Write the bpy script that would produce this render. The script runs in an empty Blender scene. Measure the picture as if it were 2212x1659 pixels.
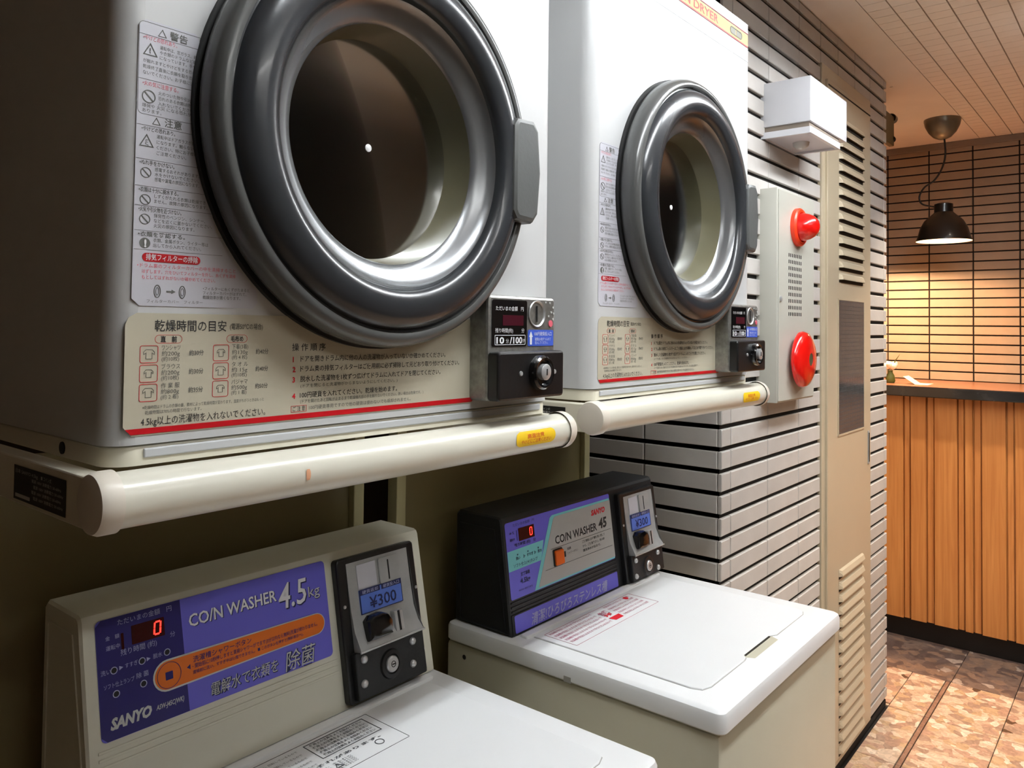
import bpy, bmesh, math, random
from mathutils import Vector, Matrix
random.seed(7)
S = bpy.context.scene
COL = S.collection
PI = math.pi

# ------------------------------------------------------------------ camera
F, CX, CY, YAW, PITCH, ROLL = 1697.65, 1106.0, 661.3, .6867, .0261, .0112
def _dir(a, b, d2):
    cr, sr, cp, sp, c, s = math.cos(ROLL), math.sin(ROLL), math.cos(PITCH), math.sin(PITCH), math.cos(YAW), math.sin(YAW)
    r = a*cr - b*sr; u = a*sr + b*cr
    d = d2*cp - u*sp; w = d2*sp + u*cp
    return Vector((d*c + r*s, d*s - r*c, w))
cam = bpy.data.objects.new('camera', bpy.data.cameras.new('camera'))
COL.objects.link(cam)
_R, _U, _F = _dir(1, 0, 0), _dir(0, 1, 0), _dir(0, 0, 1)
M4 = Matrix(((_R.x, _U.x, -_F.x, 0), (_R.y, _U.y, -_F.y, 0), (_R.z, _U.z, -_F.z, 1.40), (0, 0, 0, 1)))
cam.matrix_world = M4
cam.data.sensor_width = 36
cam.data.lens = F/2212*36
cam.data.shift_x = 0
cam.data.shift_y = (CY - 829.5)/2212
cam.data.clip_start = .02
S.camera = cam

# ------------------------------------------------------------------ world, exposure
W = bpy.data.worlds.new('world'); S.world = W; W.use_nodes = True
W.node_tree.nodes['Background'].inputs[0].default_value = (.9, .85, .8, 1)
W.node_tree.nodes['Background'].inputs[1].default_value = .02
S.view_settings.view_transform = 'Standard'
S.view_settings.look = 'None'
S.view_settings.gamma = 1
S.view_settings.use_curve_mapping = False
S.view_settings.exposure = 0.28
CEIL = 2.355

def area(name, loc, sx, sy, power, color, rot=(0, 0, 0)):
    l = bpy.data.lights.new(name, 'AREA'); l.shape = 'RECTANGLE'; l.size = sx; l.size_y = sy
    l.energy = power; l.color = color
    o = bpy.data.objects.new(name, l); COL.objects.link(o); o.location = loc; o.rotation_euler = rot
    return o
COOL = (1.0, .985, .96)
WARM = (1.0, .62, .33)
# tubes of the ceiling fixture over the aisle (fixture bodies are built below)
# (the ceiling fixtures over the aisle, built at the end, carry emissive tubes)
TUBE_STRENGTH = 66
# recessed warm downlights of the lobby end
def spot(name, loc, power, color, size=2.2, blend=.6, rad=.035, rot=(0, 0, 0)):
    l = bpy.data.lights.new(name, 'SPOT'); l.energy = power; l.color = color; l.spot_size = size; l.spot_blend = blend
    l.shadow_soft_size = rad
    o = bpy.data.objects.new(name, l); COL.objects.link(o); o.location = loc; o.rotation_euler = rot
    return o
spot('downlight_lamp', (3.40, .30, CEIL-.01), 80, (1, .88, .75), size=1.75, blend=.5)
spot('downlight_lamp', (2.75, -.45, CEIL-.01), 95, (1, .88, .75), size=2.0, blend=.6)
for y_, e_ in ((.734, 16), (1.09, 125)):
    p = bpy.data.lights.new('pendant_bulb', 'SPOT'); p.energy = e_; p.color = (1, .60, .33); p.shadow_soft_size = .05
    p.spot_size = 2.8; p.spot_blend = .2
    po = bpy.data.objects.new('pendant_bulb', p); COL.objects.link(po); po.location = (3.945, y_, 1.85)

# ------------------------------------------------------------------ materials
def lin(c):
    return tuple(((x/255)/12.92 if x/255 <= .04045 else ((x/255+.055)/1.055)**2.4) for x in c) + (1,)
MATS = {}
def mat(name, rgb, rough=.5, metal=0, noise=0, nscale=8, bump=0, bscale=60, coat=0, emit=None, es=0, rand=0, spec=.5):
    m = bpy.data.materials.new(name); m.use_nodes = True
    nt = m.node_tree; b = nt.nodes['Principled BSDF']; L = nt.links
    col = lin(rgb)
    b.inputs['Roughness'].default_value = rough; b.inputs['Metallic'].default_value = metal
    b.inputs['Coat Weight'].default_value = coat; b.inputs['Coat Roughness'].default_value = .08
    b.inputs['Specular IOR Level'].default_value = spec
    tc = nt.nodes.new('ShaderNodeTexCoord')
    n = nt.nodes.new('ShaderNodeTexNoise'); n.inputs['Scale'].default_value = nscale; n.inputs['Detail'].default_value = 4
    L.new(tc.outputs['Object'], n.inputs['Vector'])
    r = nt.nodes.new('ShaderNodeValToRGB')
    k = max(noise, .01)
    r.color_ramp.elements[0].position = .3; r.color_ramp.elements[1].position = .7
    r.color_ramp.elements[0].color = tuple(c*(1-k) for c in col[:3])+(1,)
    r.color_ramp.elements[1].color = tuple(min(1, c*(1+k)) for c in col[:3])+(1,)
    L.new(n.outputs['Fac'], r.inputs['Fac'])
    out = r.outputs['Color']
    if rand:
        oi = nt.nodes.new('ShaderNodeObjectInfo'); mr = nt.nodes.new('ShaderNodeMapRange')
        mr.inputs['To Min'].default_value = 1-rand; mr.inputs['To Max'].default_value = 1+rand
        L.new(oi.outputs['Random'], mr.inputs['Value'])
        mx = nt.nodes.new('ShaderNodeVectorMath'); mx.operation = 'SCALE'
        L.new(out, mx.inputs[0]); L.new(mr.outputs[0], mx.inputs['Scale']); out = mx.outputs[0]
    L.new(out, b.inputs['Base Color'])
    if bump:
        n2 = nt.nodes.new('ShaderNodeTexNoise'); n2.inputs['Scale'].default_value = bscale; n2.inputs['Detail'].default_value = 3
        L.new(tc.outputs['Object'], n2.inputs['Vector'])
        bp = nt.nodes.new('ShaderNodeBump'); bp.inputs['Strength'].default_value = bump; bp.inputs['Distance'].default_value = .002
        L.new(n2.outputs['Fac'], bp.inputs['Height']); L.new(bp.outputs[0], b.inputs['Normal'])
    if emit:
        b.inputs['Emission Color'].default_value = lin(emit); b.inputs['Emission Strength'].default_value = es
    MATS[name] = m
    return m
mat('dryer_white', (200, 201, 201), .32, noise=.01, nscale=3, coat=.1)
mat('trim_white', (196, 198, 200), .35, noise=.02)
mat('cream', (224, 219, 200), .35, noise=.02, nscale=5, coat=.15)
mat('cream_bar', (222, 219, 204), .28, noise=.02, coat=.2)
mat('cap_plastic', (226, 218, 204), .35)
mat('cream_console', (214, 212, 196), .4, noise=.015)
mat('washer_body', (196, 192, 172), .38, noise=.02)
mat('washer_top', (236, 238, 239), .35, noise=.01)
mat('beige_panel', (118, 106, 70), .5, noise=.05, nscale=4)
mat('post_beige', (176, 168, 128), .45, noise=.03)
mat('smoke_plastic', (76, 77, 76), .27, coat=.12, noise=.04, spec=.4)
mat('smoke_face', (46, 48, 51), .24, coat=.12, noise=.04, spec=.4)
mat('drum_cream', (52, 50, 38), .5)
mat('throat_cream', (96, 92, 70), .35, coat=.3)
mat('smoke_plastic_dark', (30, 31, 33), .10, coat=.6)
mat('bowl_steel', (128, 130, 132), .27, .7, noise=.08, nscale=10)
mat('handle_grey', (78, 80, 79), .42, bump=.1, bscale=200)
mat('black_plastic', (20, 20, 21), .35, bump=.08, bscale=150)
mat('black_gloss', (12, 12, 14), .16, coat=.4)
mat('black_console', (19, 20, 22), .5, bump=.15, bscale=260)
mat('rubber', (10, 10, 10), .6)
mat('steel', (172, 174, 174), .42, .3, noise=.10, nscale=30, bump=.06, bscale=300)
mat('steel_worn', (150, 150, 146), .4, .8, noise=.22, nscale=120, bump=.2, bscale=400)
mat('chrome', (200, 201, 202), .28, .5)
mat('joint_black', (20, 16, 12), .9, noise=.1)
mat('tile_grey', (188, 184, 179), .55, noise=.05, nscale=14, bump=.35, bscale=45, rand=.055)
mat('tile_warm', (154, 136, 116), .5, noise=.05, nscale=14, bump=.3, bscale=45, rand=.05)
mat('door_cream', (182, 170, 146), .3, noise=.02, coat=.1)
mat('louver_cream', (186, 174, 150), .35)
mat('slot_dark', (28, 22, 12), .8)
mat('wired_glass', (70, 72, 72), .12, noise=.1, spec=.8)
mat('alarm_case', (184, 184, 174), .38, noise=.01)
mat('alarm_red', (214, 18, 12), .22, coat=.5, noise=.03)
mat('alarm_orange', (226, 58, 24), .35)
mat('white_plastic', (212, 213, 218), .4)
mat('shade_black', (16, 17, 16), .35, coat=.2)
mat('canopy_grey', (112, 106, 92), .3, .4, noise=.1)
mat('cord_black', (10, 10, 9), .5)
mat('bulb_glow', (255, 220, 170), .5, emit=(255, 214, 160), es=14)
mat('shade_inner', (240, 236, 226), .5)
mat('tube_glow', (255, 255, 255), .5, emit=(246, 251, 255), es=TUBE_STRENGTH)
mat('tube_glow_dim', (255, 255, 255), .5, emit=(246, 251, 255), es=TUBE_STRENGTH*.85)
mat('tube_glow_wall', (255, 255, 255), .5, emit=(252, 252, 250), es=TUBE_STRENGTH*.34)
mat('fixture_white', (220, 220, 218), .5)
mat('ceiling_panel', (236, 230, 222), .8, noise=.03, nscale=6)
mat('ceiling_groove', (150, 140, 128), .9)
mat('plaster', (80, 71, 58), .85, noise=.03)
mat('dark_wall', (84, 66, 44), .8, noise=.06)
mat('counter_stone', (34, 33, 33), .16, noise=.5, nscale=12, coat=.3)
mat('painted_wall_glow', (128, 84, 60), .3, noise=.06)  # lit wall's reflection in the polished stone, painted as a colour
mat('plinth_black', (12, 12, 12), .5)
mat('hose_olive', (74, 74, 44), .5)
mat('cornice_grey', (128, 116, 104), .6)
mat('ink', (34, 34, 36), .6)
mat('ink_soft', (92, 92, 88), .6)
mat('ink_grey', (70, 72, 76), .6)
mat('red_ink', (196, 16, 34), .6)
mat('seam_grey', (164, 163, 158), .6)
mat('pink_soft', (172, 104, 122), .6)
mat('pink_ink', (214, 96, 112), .6)
mat('sticker_white', (196, 196, 204), .4)
mat('sticker_beige', (186, 180, 160), .42)
mat('stripe_red', (176, 12, 24), .35)
mat('banner_cream', (196, 156, 92), .5)
mat('banner_red', (150, 14, 14), .5)
mat('badge_olive', (66, 66, 42), .5)
mat('badge_light', (104, 104, 92), .5)
mat('blue_sticker', (58, 88, 190), .4)
mat('price_blue', (86, 118, 205), .4)
mat('price_ink', (16, 26, 78), .5)
mat('white_ink', (230, 230, 232), .5)
mat('silver_ink', (196, 198, 196), .4)
mat('lavender_ink', (170, 172, 206), .5)
mat('violet', (104, 100, 206), .42, noise=.015)
mat('navy', (34, 26, 104), .38, noise=.02)
mat('pill_orange', (222, 110, 22), .45)
mat('button_orange', (226, 98, 10), .35)
mat('cyan_print', (116, 196, 200), .45)
mat('panel_grey', (172, 170, 166), .5, noise=.02)
mat('violet_print', (102, 96, 206), .42)
mat('led_off', (52, 10, 12), .25)
mat('led_window', (58, 6, 10), .2)
mat('led_on', (255, 70, 60), .4, emit=(255, 40, 30), es=3.2)
mat('lcd_maroon', (60, 8, 24), .3)
mat('yellow_sticker', (240, 200, 32), .5)
mat('orange_ink', (206, 104, 36), .5)
mat('rust', (214, 158, 122), .5)
mat('plate_black', (12, 13, 12), .35)
mat('cream_flower', (250, 240, 214), .7)
mat('leaf_green', (84, 92, 34), .6)
mat('paper', (236, 206, 176), .8)
mat('bracket_olive', (96, 84, 50), .5)
# glass: clear smoked pane (transparent + fresnel gloss)
def glass_mat():
    m = bpy.data.materials.new('smoked_glass'); m.use_nodes = True; nt = m.node_tree; nt.nodes.clear()
    o = nt.nodes.new('ShaderNodeOutputMaterial'); mx = nt.nodes.new('ShaderNodeMixShader')
    t = nt.nodes.new('ShaderNodeBsdfTransparent'); t.inputs[0].default_value = (.035, .035, .033, 1)
    g = nt.nodes.new('ShaderNodeBsdfGlossy'); g.inputs['Roughness'].default_value = .12; g.inputs['Color'].default_value = (.55, .56, .55, 1)
    f = nt.nodes.new('ShaderNodeFresnel'); f.inputs[0].default_value = 1.5
    nt.links.new(f.outputs[0], mx.inputs[0]); nt.links.new(t.outputs[0], mx.inputs[1]); nt.links.new(g.outputs[0], mx.inputs[2])
    nt.links.new(mx.outputs[0], o.inputs[0]); MATS['smoked_glass'] = m
glass_mat()
def stone_mat(name, cols, scale, rough=.28):
    m = bpy.data.materials.new(name); m.use_nodes = True; nt = m.node_tree; b = nt.nodes['Principled BSDF']; L = nt.links
    tc = nt.nodes.new('ShaderNodeTexCoord'); ns = nt.nodes.new('ShaderNodeTexNoise'); ns.inputs['Scale'].default_value = 14
    ns.inputs['Detail'].default_value = 3
    oi = nt.nodes.new('ShaderNodeObjectInfo')
    geo = nt.nodes.new('ShaderNodeNewGeometry')
    add0 = nt.nodes.new('ShaderNodeVectorMath'); add0.operation = 'ADD'
    sc = nt.nodes.new('ShaderNodeVectorMath'); sc.operation = 'SCALE'; sc.inputs['Scale'].default_value = .05
    L.new(geo.outputs['Position'], ns.inputs['Vector']); L.new(ns.outputs['Color'], sc.inputs[0])
    L.new(geo.outputs['Position'], add0.inputs[0]); L.new(sc.outputs[0], add0.inputs[1])
    add1 = nt.nodes.new('ShaderNodeVectorMath'); add1.operation = 'ADD'; L.new(add0.outputs[0], add1.inputs[0]); L.new(oi.outputs['Random'], add1.inputs[1])
    v = nt.nodes.new('ShaderNodeTexVoronoi'); v.inputs['Scale'].default_value = scale; L.new(add1.outputs[0], v.inputs['Vector'])
    sep = nt.nodes.new('ShaderNodeSeparateColor'); L.new(v.outputs['Color'], sep.inputs[0])
    r = nt.nodes.new('ShaderNodeValToRGB'); r.color_ramp.interpolation = 'CONSTANT'
    while len(r.color_ramp.elements) < len(cols): r.color_ramp.elements.new(.5)
    for i, (p_, c_) in enumerate(cols):
        r.color_ramp.elements[i].position = p_; r.color_ramp.elements[i].color = lin(c_)
    L.new(sep.outputs[0], r.inputs['Fac'])
    v2 = nt.nodes.new('ShaderNodeTexVoronoi'); v2.inputs['Scale'].default_value = scale*3.1; L.new(add1.outputs[0], v2.inputs['Vector'])
    sep2 = nt.nodes.new('ShaderNodeSeparateColor'); L.new(v2.outputs['Color'], sep2.inputs[0])
    r2 = nt.nodes.new('ShaderNodeValToRGB'); L.new(sep2.outputs[1], r2.inputs['Fac'])
    r2.color_ramp.elements[0].color = (.55, .5, .45, 1); r2.color_ramp.elements[1].color = (1.15, 1.1, 1.05, 1)
    mx = nt.nodes.new('ShaderNodeMix'); mx.data_type = 'RGBA'; mx.blend_type = 'MULTIPLY'; mx.inputs['Factor'].default_value = .5
    L.new(r.outputs[0], mx.inputs[6]); L.new(r2.outputs[0], mx.inputs[7])
    L.new(mx.outputs[2], b.inputs['Base Color']); b.inputs['Roughness'].default_value = rough
    MATS[name] = m
stone_mat('floor_breccia', [(0, (200, 176, 152)), (.22, (182, 150, 130)), (.42, (212, 192, 170)), (.58, (192, 164, 132)), (.74, (168, 142, 124)), (.87, (226, 212, 194)), (.985, (96, 74, 58))], 34)
stone_mat('floor_breccia_grey', [(0, (120, 104, 96)), (.25, (98, 84, 80)), (.5, (134, 112, 98)), (.8, (106, 92, 88)), (.92, (170, 156, 146))], 26)
stone_mat('floor_strip', [(0, (150, 118, 100)), (.5, (140, 108, 92)), (.8, (160, 130, 112))], 60)
def wood_mat():
    m = bpy.data.materials.new('counter_wood'); m.use_nodes = True; nt = m.node_tree; b = nt.nodes['Principled BSDF']; L = nt.links
    geo = nt.nodes.new('ShaderNodeNewGeometry'); mp = nt.nodes.new('ShaderNodeMapping'); mp.inputs['Scale'].default_value = (30, 30, 1.2)
    oi = nt.nodes.new('ShaderNodeObjectInfo'); ad = nt.nodes.new('ShaderNodeVectorMath'); ad.operation = 'ADD'
    L.new(geo.outputs['Position'], ad.inputs[0]); L.new(oi.outputs['Random'], ad.inputs[1]); L.new(ad.outputs[0], mp.inputs['Vector'])
    n = nt.nodes.new('ShaderNodeTexNoise'); n.inputs['Scale'].default_value = 2.2; n.inputs['Detail'].default_value = 5; n.inputs['Distortion'].default_value = .6
    L.new(mp.outputs[0], n.inputs['Vector'])
    r = nt.nodes.new('ShaderNodeValToRGB'); L.new(n.outputs['Fac'], r.inputs[0])
    r.color_ramp.elements[0].position = .3; r.color_ramp.elements[0].color = lin((178, 112, 54))
    r.color_ramp.elements[1].position = .75; r.color_ramp.elements[1].color = lin((206, 142, 78))
    L.new(r.outputs[0], b.inputs['Base Color']); b.inputs['Roughness'].default_value = .42
    MATS['counter_wood'] = m
wood_mat()

# ------------------------------------------------------------------ helpers
def obj(name, bm, m, parent=None, kind=None, smooth=False, label=None):
    me = bpy.data.meshes.new(name)
    if isinstance(bm, bmesh.types.BMesh):
        bmesh.ops.recalc_face_normals(bm, faces=bm.faces)
        bm.to_mesh(me); bm.free()
    else:
        me = bm
    if smooth and isinstance(smooth, float):
        me.shade_smooth()
        me.set_sharp_from_angle(angle=smooth)
    if not me.materials: me.materials.append(MATS[m])
    o = bpy.data.objects.new(name, me); COL.objects.link(o)
    if parent: o.parent = parent
    if kind: o['kind'] = kind
    if label: o['label'] = label
    if any(w_ in name for w_ in ('lettering', 'caption', 'figures', 'notice', 'marks', 'keyhole', 'lamps', 'badge', 'cheeks', 'field', 'stripe')) and parent: o['kind'] = 'stuff'
    return o
SM = .6
def tag(o, label, cat, group=None):
    o['label'] = label; o['category'] = cat
    if group: o['group'] = group
    return o
def thing(name, label, cat, loc=(0, 0, 0), rz=0, group=None):
    o = bpy.data.objects.new(name, None); COL.objects.link(o); o.location = loc; o.rotation_euler = (0, 0, rz)
    o.empty_display_size = .05
    return tag(o, label, cat, group)
def copy_tree(o, parent=None):
    c = o.copy(); COL.objects.link(c)
    if parent: c.parent = parent
    for ch in list(o.children): copy_tree(ch, c)
    return c
def box(bm, x0, x1, y0, y1, z0, z1, bev=0, seg=2):
    r = bmesh.ops.create_cube(bm, size=1)
    for v in r['verts']:
        v.co = Vector(((x0+x1)/2+v.co.x*(x1-x0), (y0+y1)/2+v.co.y*(y1-y0), (z0+z1)/2+v.co.z*(z1-z0)))
    if bev:
        es = set(e for v in r['verts'] for e in v.link_edges)
        bmesh.ops.bevel(bm, geom=list(es), offset=bev, segments=seg, affect='EDGES', profile=.5)
    return bm
def nb(): return bmesh.new()
def bx(*a, **k): return box(nb(), *a, **k)
class Plane:
    def __init__(s, o, u, v):
        s.o = Vector(o); s.u = Vector(u).normalized(); s.v = Vector(v).normalized(); s.n = s.u.cross(s.v)
    def p(s, a, b, n=0): return s.o + s.u*a + s.v*b + s.n*n
def rrect(a0, a1, b0, b1, r, k=4):
    if r <= 0: return [(a0, b0), (a1, b0), (a1, b1), (a0, b1)]
    out = []
    for cx, cy, t0 in ((a1-r, b0+r, -90), (a1-r, b1-r, 0), (a0+r, b1-r, 90), (a0+r, b0+r, 180)):
        for i in range(k+1):
            t = math.radians(t0+90*i/k); out.append((cx+r*math.cos(t), cy+r*math.sin(t)))
    return out
def circ(a, b, r, k=24, ry=None):
    ry = ry or r
    return [(a+r*math.cos(2*PI*i/k), b+ry*math.sin(2*PI*i/k)) for i in range(k)]
def inset(poly, d):
    n = len(poly); out = []
    for i in range(n):
        a, b, c = Vector(poly[i-1]), Vector(poly[i]), Vector(poly[(i+1) % n])
        e1 = (b-a); e2 = (c-b)
        if e1.length < 1e-9: e1 = e2
        if e2.length < 1e-9: e2 = e1
        e1.normalize(); e2.normalize()
        n1 = Vector((-e1.y, e1.x)); n2 = Vector((-e2.y, e2.x)); m = n1+n2
        k = m.length_squared
        m = m*(2/k) if k > .2 else n1
        out.append(tuple(b+m*d))
    return out
def prism(bm, poly, pl, n0, n1, bev=0):
    rings = [(poly, n0)]
    if bev: rings += [(poly, n1-bev), (inset(poly, bev*.3), n1-bev*.3), (inset(poly, bev), n1)]
    else: rings += [(poly, n1)]
    vs = [[bm.verts.new(pl.p(a, b, n)) for a, b in pg] for pg, n in rings]
    k = len(poly)
    for A, B in zip(vs, vs[1:]):
        for i in range(k): bm.faces.new((A[i], A[(i+1) % k], B[(i+1) % k], B[i]))
    bm.faces.new(vs[-1]); bm.faces.new(list(reversed(vs[0])))
    return bm
def flat(bm, poly, pl, n): return prism(bm, poly, pl, n-.0003, n)
def frame(bm, outer, t, pl, n0, n1):
    inn = inset(outer, t); k = len(outer)
    a = [[bm.verts.new(pl.p(x, y, n)) for x, y in pg] for pg, n in ((outer, n0), (outer, n1), (inn, n1), (inn, n0))]
    for A, B in zip(a, a[1:]+a[:1]):
        for i in range(k): bm.faces.new((A[i], A[(i+1) % k], B[(i+1) % k], B[i]))
    return bm
def lathe(bm, prof, o, ax, n=48, a0=0, a1=2*PI):
    """prof: (radius, height along axis ax from o)"""
    o = Vector(o); ax = Vector(ax).normalized()
    u = ax.orthogonal().normalized(); v = ax.cross(u)
    full = abs(a1-a0-2*PI) < 1e-6; m = n if full else n+1
    rings = []
    for r, h in prof:
        if r < 1e-6: rings.append([bm.verts.new(o+ax*h)])
        else: rings.append([bm.verts.new(o+ax*h+(u*math.cos(a0+(a1-a0)*i/n)+v*math.sin(a0+(a1-a0)*i/n))*r) for i in range(m)])
    for A, B in zip(rings, rings[1:]):
        for i in range(n):
            j = (i+1) % m
            if len(A) == 1 and len(B) == 1: continue
            if len(A) == 1: bm.faces.new((A[0], B[i], B[j]))
            elif len(B) == 1: bm.faces.new((A[i], B[0], A[j]))
            else: bm.faces.new((A[i], A[j], B[j], B[i]))
    return bm
def tube(bm, pts, r, n=8):
    pts = [Vector(p_) for p_ in pts]; prev = None; up = Vector((0, 0, 1)); last = None
    for i, p_ in enumerate(pts):
        t = (pts[min(i+1, len(pts)-1)]-pts[max(i-1, 0)]).normalized()
        a = last if last else (t.orthogonal().normalized())
        a = (a-t*a.dot(t)).normalized(); b = t.cross(a); last = a
        ring = [bm.verts.new(p_+(a*math.cos(2*PI*k/n)+b*math.sin(2*PI*k/n))*r) for k in range(n)]
        if prev:
            for k in range(n): bm.faces.new((prev[k], prev[(k+1) % n], ring[(k+1) % n], ring[k]))
        else: bm.faces.new(list(reversed(ring)))
        prev = ring
    bm.faces.new(prev)
    return bm
def catmull(P, k=8):
    P = [Vector(q) for q in P]; Q = [P[0]*2-P[1]]+P+[P[-1]*2-P[-2]]; out = []
    for i in range(1, len(Q)-2):
        for j in range(k):
            t = j/k; a, b, c, d = Q[i-1:i+3]
            out.append(.5*((2*b)+(c-a)*t+(2*a-5*b+4*c-d)*t*t+(3*b-a-3*c+d)*t**3))
    return out+[P[-1]]
_fc = bpy.data.curves.new('glyphs', 'FONT'); _fc.resolution_u = 2
_fo = bpy.data.objects.new('glyphs', _fc); COL.objects.link(_fo)
def text(bm, s, pl, a, b, h, width=None, n=.0006, bold=0, shear=0, rot=0, center=False, sy=1):
    """glyphs whose cap height is h, left baseline at (a, b), squeezed to width"""
    _fc.body = s; _fc.offset = bold; _fc.shear = shear; _fc.size = 1
    dg = bpy.context.evaluated_depsgraph_get(); dg.update()
    me = bpy.data.meshes.new_from_object(_fo.evaluated_get(dg))
    if not len(me.vertices): return bm
    xs = [v.co.x for v in me.vertices]; x0, x1 = min(xs), max(xs)
    k = h/.73; kx = (width/(x1-x0)) if width else k
    off = (x1-x0)*kx/2 if center else 0
    vs = []
    c, sn = math.cos(rot), math.sin(rot)
    for v in me.vertices:
        x = (v.co.x-x0)*kx-off; y = v.co.y*k*sy
        vs.append(bm.verts.new(pl.p(a+x*c-y*sn, b+x*sn+y*c, n)))
    for f in me.polygons:
        try: bm.faces.new([vs[i] for i in f.vertices])
        except ValueError: pass
    bpy.data.meshes.remove(me)
    return bm
_TC = {}
def slab(name, pl, a0, a1, b0, b1, d, ch, m, parent, kind=None):
    """one chamfered piece standing d proud of plane pl; alike pieces share mesh data"""
    w, h = round(a1-a0, 4), round(b1-b0, 4); key = (w, h, d, ch, m)
    if key not in _TC:
        bm = nb(); P0 = Plane((0, 0, 0), (1, 0, 0), (0, 1, 0))
        A = [(0, 0), (w, 0), (w, h), (0, h)]
        B = [(ch, ch), (w-ch, ch), (w-ch, h-ch), (ch, h-ch)]
        r = [[bm.verts.new(P0.p(x, y, n)) for x, y in pg] for pg, n in ((A, 0), (A, d-ch), (B, d))]
        for X, Y in zip(r, r[1:]):
            for i in range(4): bm.faces.new((X[i], X[(i+1) % 4], Y[(i+1) % 4], Y[i]))
        bm.faces.new(r[2])
        me = bpy.data.meshes.new(name); bmesh.ops.recalc_face_normals(bm, faces=bm.faces); bm.to_mesh(me); bm.free()
        me.materials.append(MATS[m]); _TC[key] = me
    o = bpy.data.objects.new(name, _TC[key]); COL.objects.link(o); o.parent = parent
    q = pl.p(a0, b0)
    o.matrix_local = Matrix(((pl.u.x, pl.v.x, pl.n.x, q.x), (pl.u.y, pl.v.y, pl.n.y, q.y), (pl.u.z, pl.v.z, pl.n.z, q.z), (0, 0, 0, 1)))
    if kind: o['kind'] = kind
    return o
def struct(name, bm, m, parent=None, smooth=False):
    return obj(name, bm, m, parent, kind='structure', smooth=smooth)

# ================================================================== SETTING
YP, XP, XE, XF = .79, 1.7435, 3.205, 4.45
PITCHZ = .0522
# floor
floor = struct('floor', bx(-1.6, 5.0, -1.7, 1.6, -.06, -.006), 'joint_black')
FP = Plane((0, 0, -.006), (1, 0, 0), (0, 1, 0))
xs = [1.98, 2.38, 2.79, 3.20, 3.58]
def floor_tile(x0, x1, y0, y1, m): slab('floor_tile', FP, x0+.0012, x1-.0012, y0+.0012, y1-.0012, .006, .0008, m, floor)
for x0, x1 in zip(xs, xs[1:]):
    floor_tile(x0, x1, .664, .785, 'floor_breccia')
    for y0, y1 in ((.43, .646), (.0, .43), (-.43, 0), (-.86, -.43)): floor_tile(x0, x1, y0, y1, 'floor_breccia')
    floor_tile(x0, x1, .647, .663, 'floor_strip')
for y0, y1 in ((.645, 1.48), (.43, .645), (0, .43), (-.43, 0), (-.86, -.43)): floor_tile(3.58, 3.98, y0, y1, 'floor_breccia_grey')
floor_tile(3.205, 3.58, .785, 1.48, 'floor_breccia')
for x0, x1 in ((-1.55, -.9), (-.9, -.4), (-.4, 0.0), (0, .4), (.4, .8), (.8, 1.2), (1.2, 1.6), (1.6, 1.98)):
    for y0, y1 in ((.43, .785), (0, .43), (-.43, 0), (-.86, -.43)): floor_tile(x0, x1, y0, y1, 'floor_breccia')
# ceiling: long boards with cross grooves
ceil = struct('ceiling', bx(-1.6, 5.0, -1.7, 1.6, CEIL+.003, CEIL+.08), 'ceiling_groove')
def ceiling_strip_mesh(length, w, cell=.06, g=.0020, d=.003):
    bm = nb(); n = int(length/cell)
    for i in range(n):
        x0, x1 = i*cell+g/2, (i+1)*cell-g/2
        vs = [bm.verts.new((x, y, z)) for z in (0, -d) for x, y in ((x0, g), (x1, g), (x1, w-g), (x0, w-g))]
        bm.faces.new(vs[4:]);
        for k in range(4): bm.faces.new((vs[k], vs[(k+1) % 4], vs[4+(k+1) % 4], vs[4+k]))
    me = bpy.data.meshes.new('ceiling_board'); bmesh.ops.recalc_face_normals(bm, faces=bm.faces); bm.to_mesh(me); bm.free()
    me.materials.append(MATS['ceiling_panel']); return me
cm = ceiling_strip_mesh(4.86, .0687)
for i in range(-16, 9):
    o = bpy.data.objects.new('ceiling_board', cm); COL.objects.link(o); o.parent = ceil
    o.location = (-.4, .0477+.0687*i, CEIL+.003)
bm = nb(); box(bm, -1.5, XE, .6665, .79, CEIL, CEIL+.003); box(bm, XE, XF, .6665, 1.5, CEIL, CEIL+.003); box(bm, -1.5, XE, .79, 1.2, CEIL, CEIL+.003)
struct('trim_1', bm, 'ceiling_panel')
obj('ceiling_joint', bx(XE+.09, XE+.094, .79, .80, CEIL-.001, CEIL), 'ceiling_groove', ceil)

def tile_rows(z_lo, z_hi, first=.0203):
    """joint centres in height"""
    out = []; z = first
    while z - PITCHZ > z_lo: z -= PITCHZ
    while z < z_hi: out.append((max(z, z_lo), min(z+PITCHZ, z_hi))); z += PITCHZ
    return [r for r in out if r[1]-r[0] > .012]
def tiled(parent, pl, cols, rows, m, jh=.0115, jv=.0038, d=.009, skip=None):
    for z0, z1 in rows:
        for a0, a1 in cols:
            if skip and skip(a0, a1, z0, z1): continue
            slab('tile', pl, a0+jv/2, a1-jv/2, z0+jh/2, z1-jh/2, d, .0016, m, parent)
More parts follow.
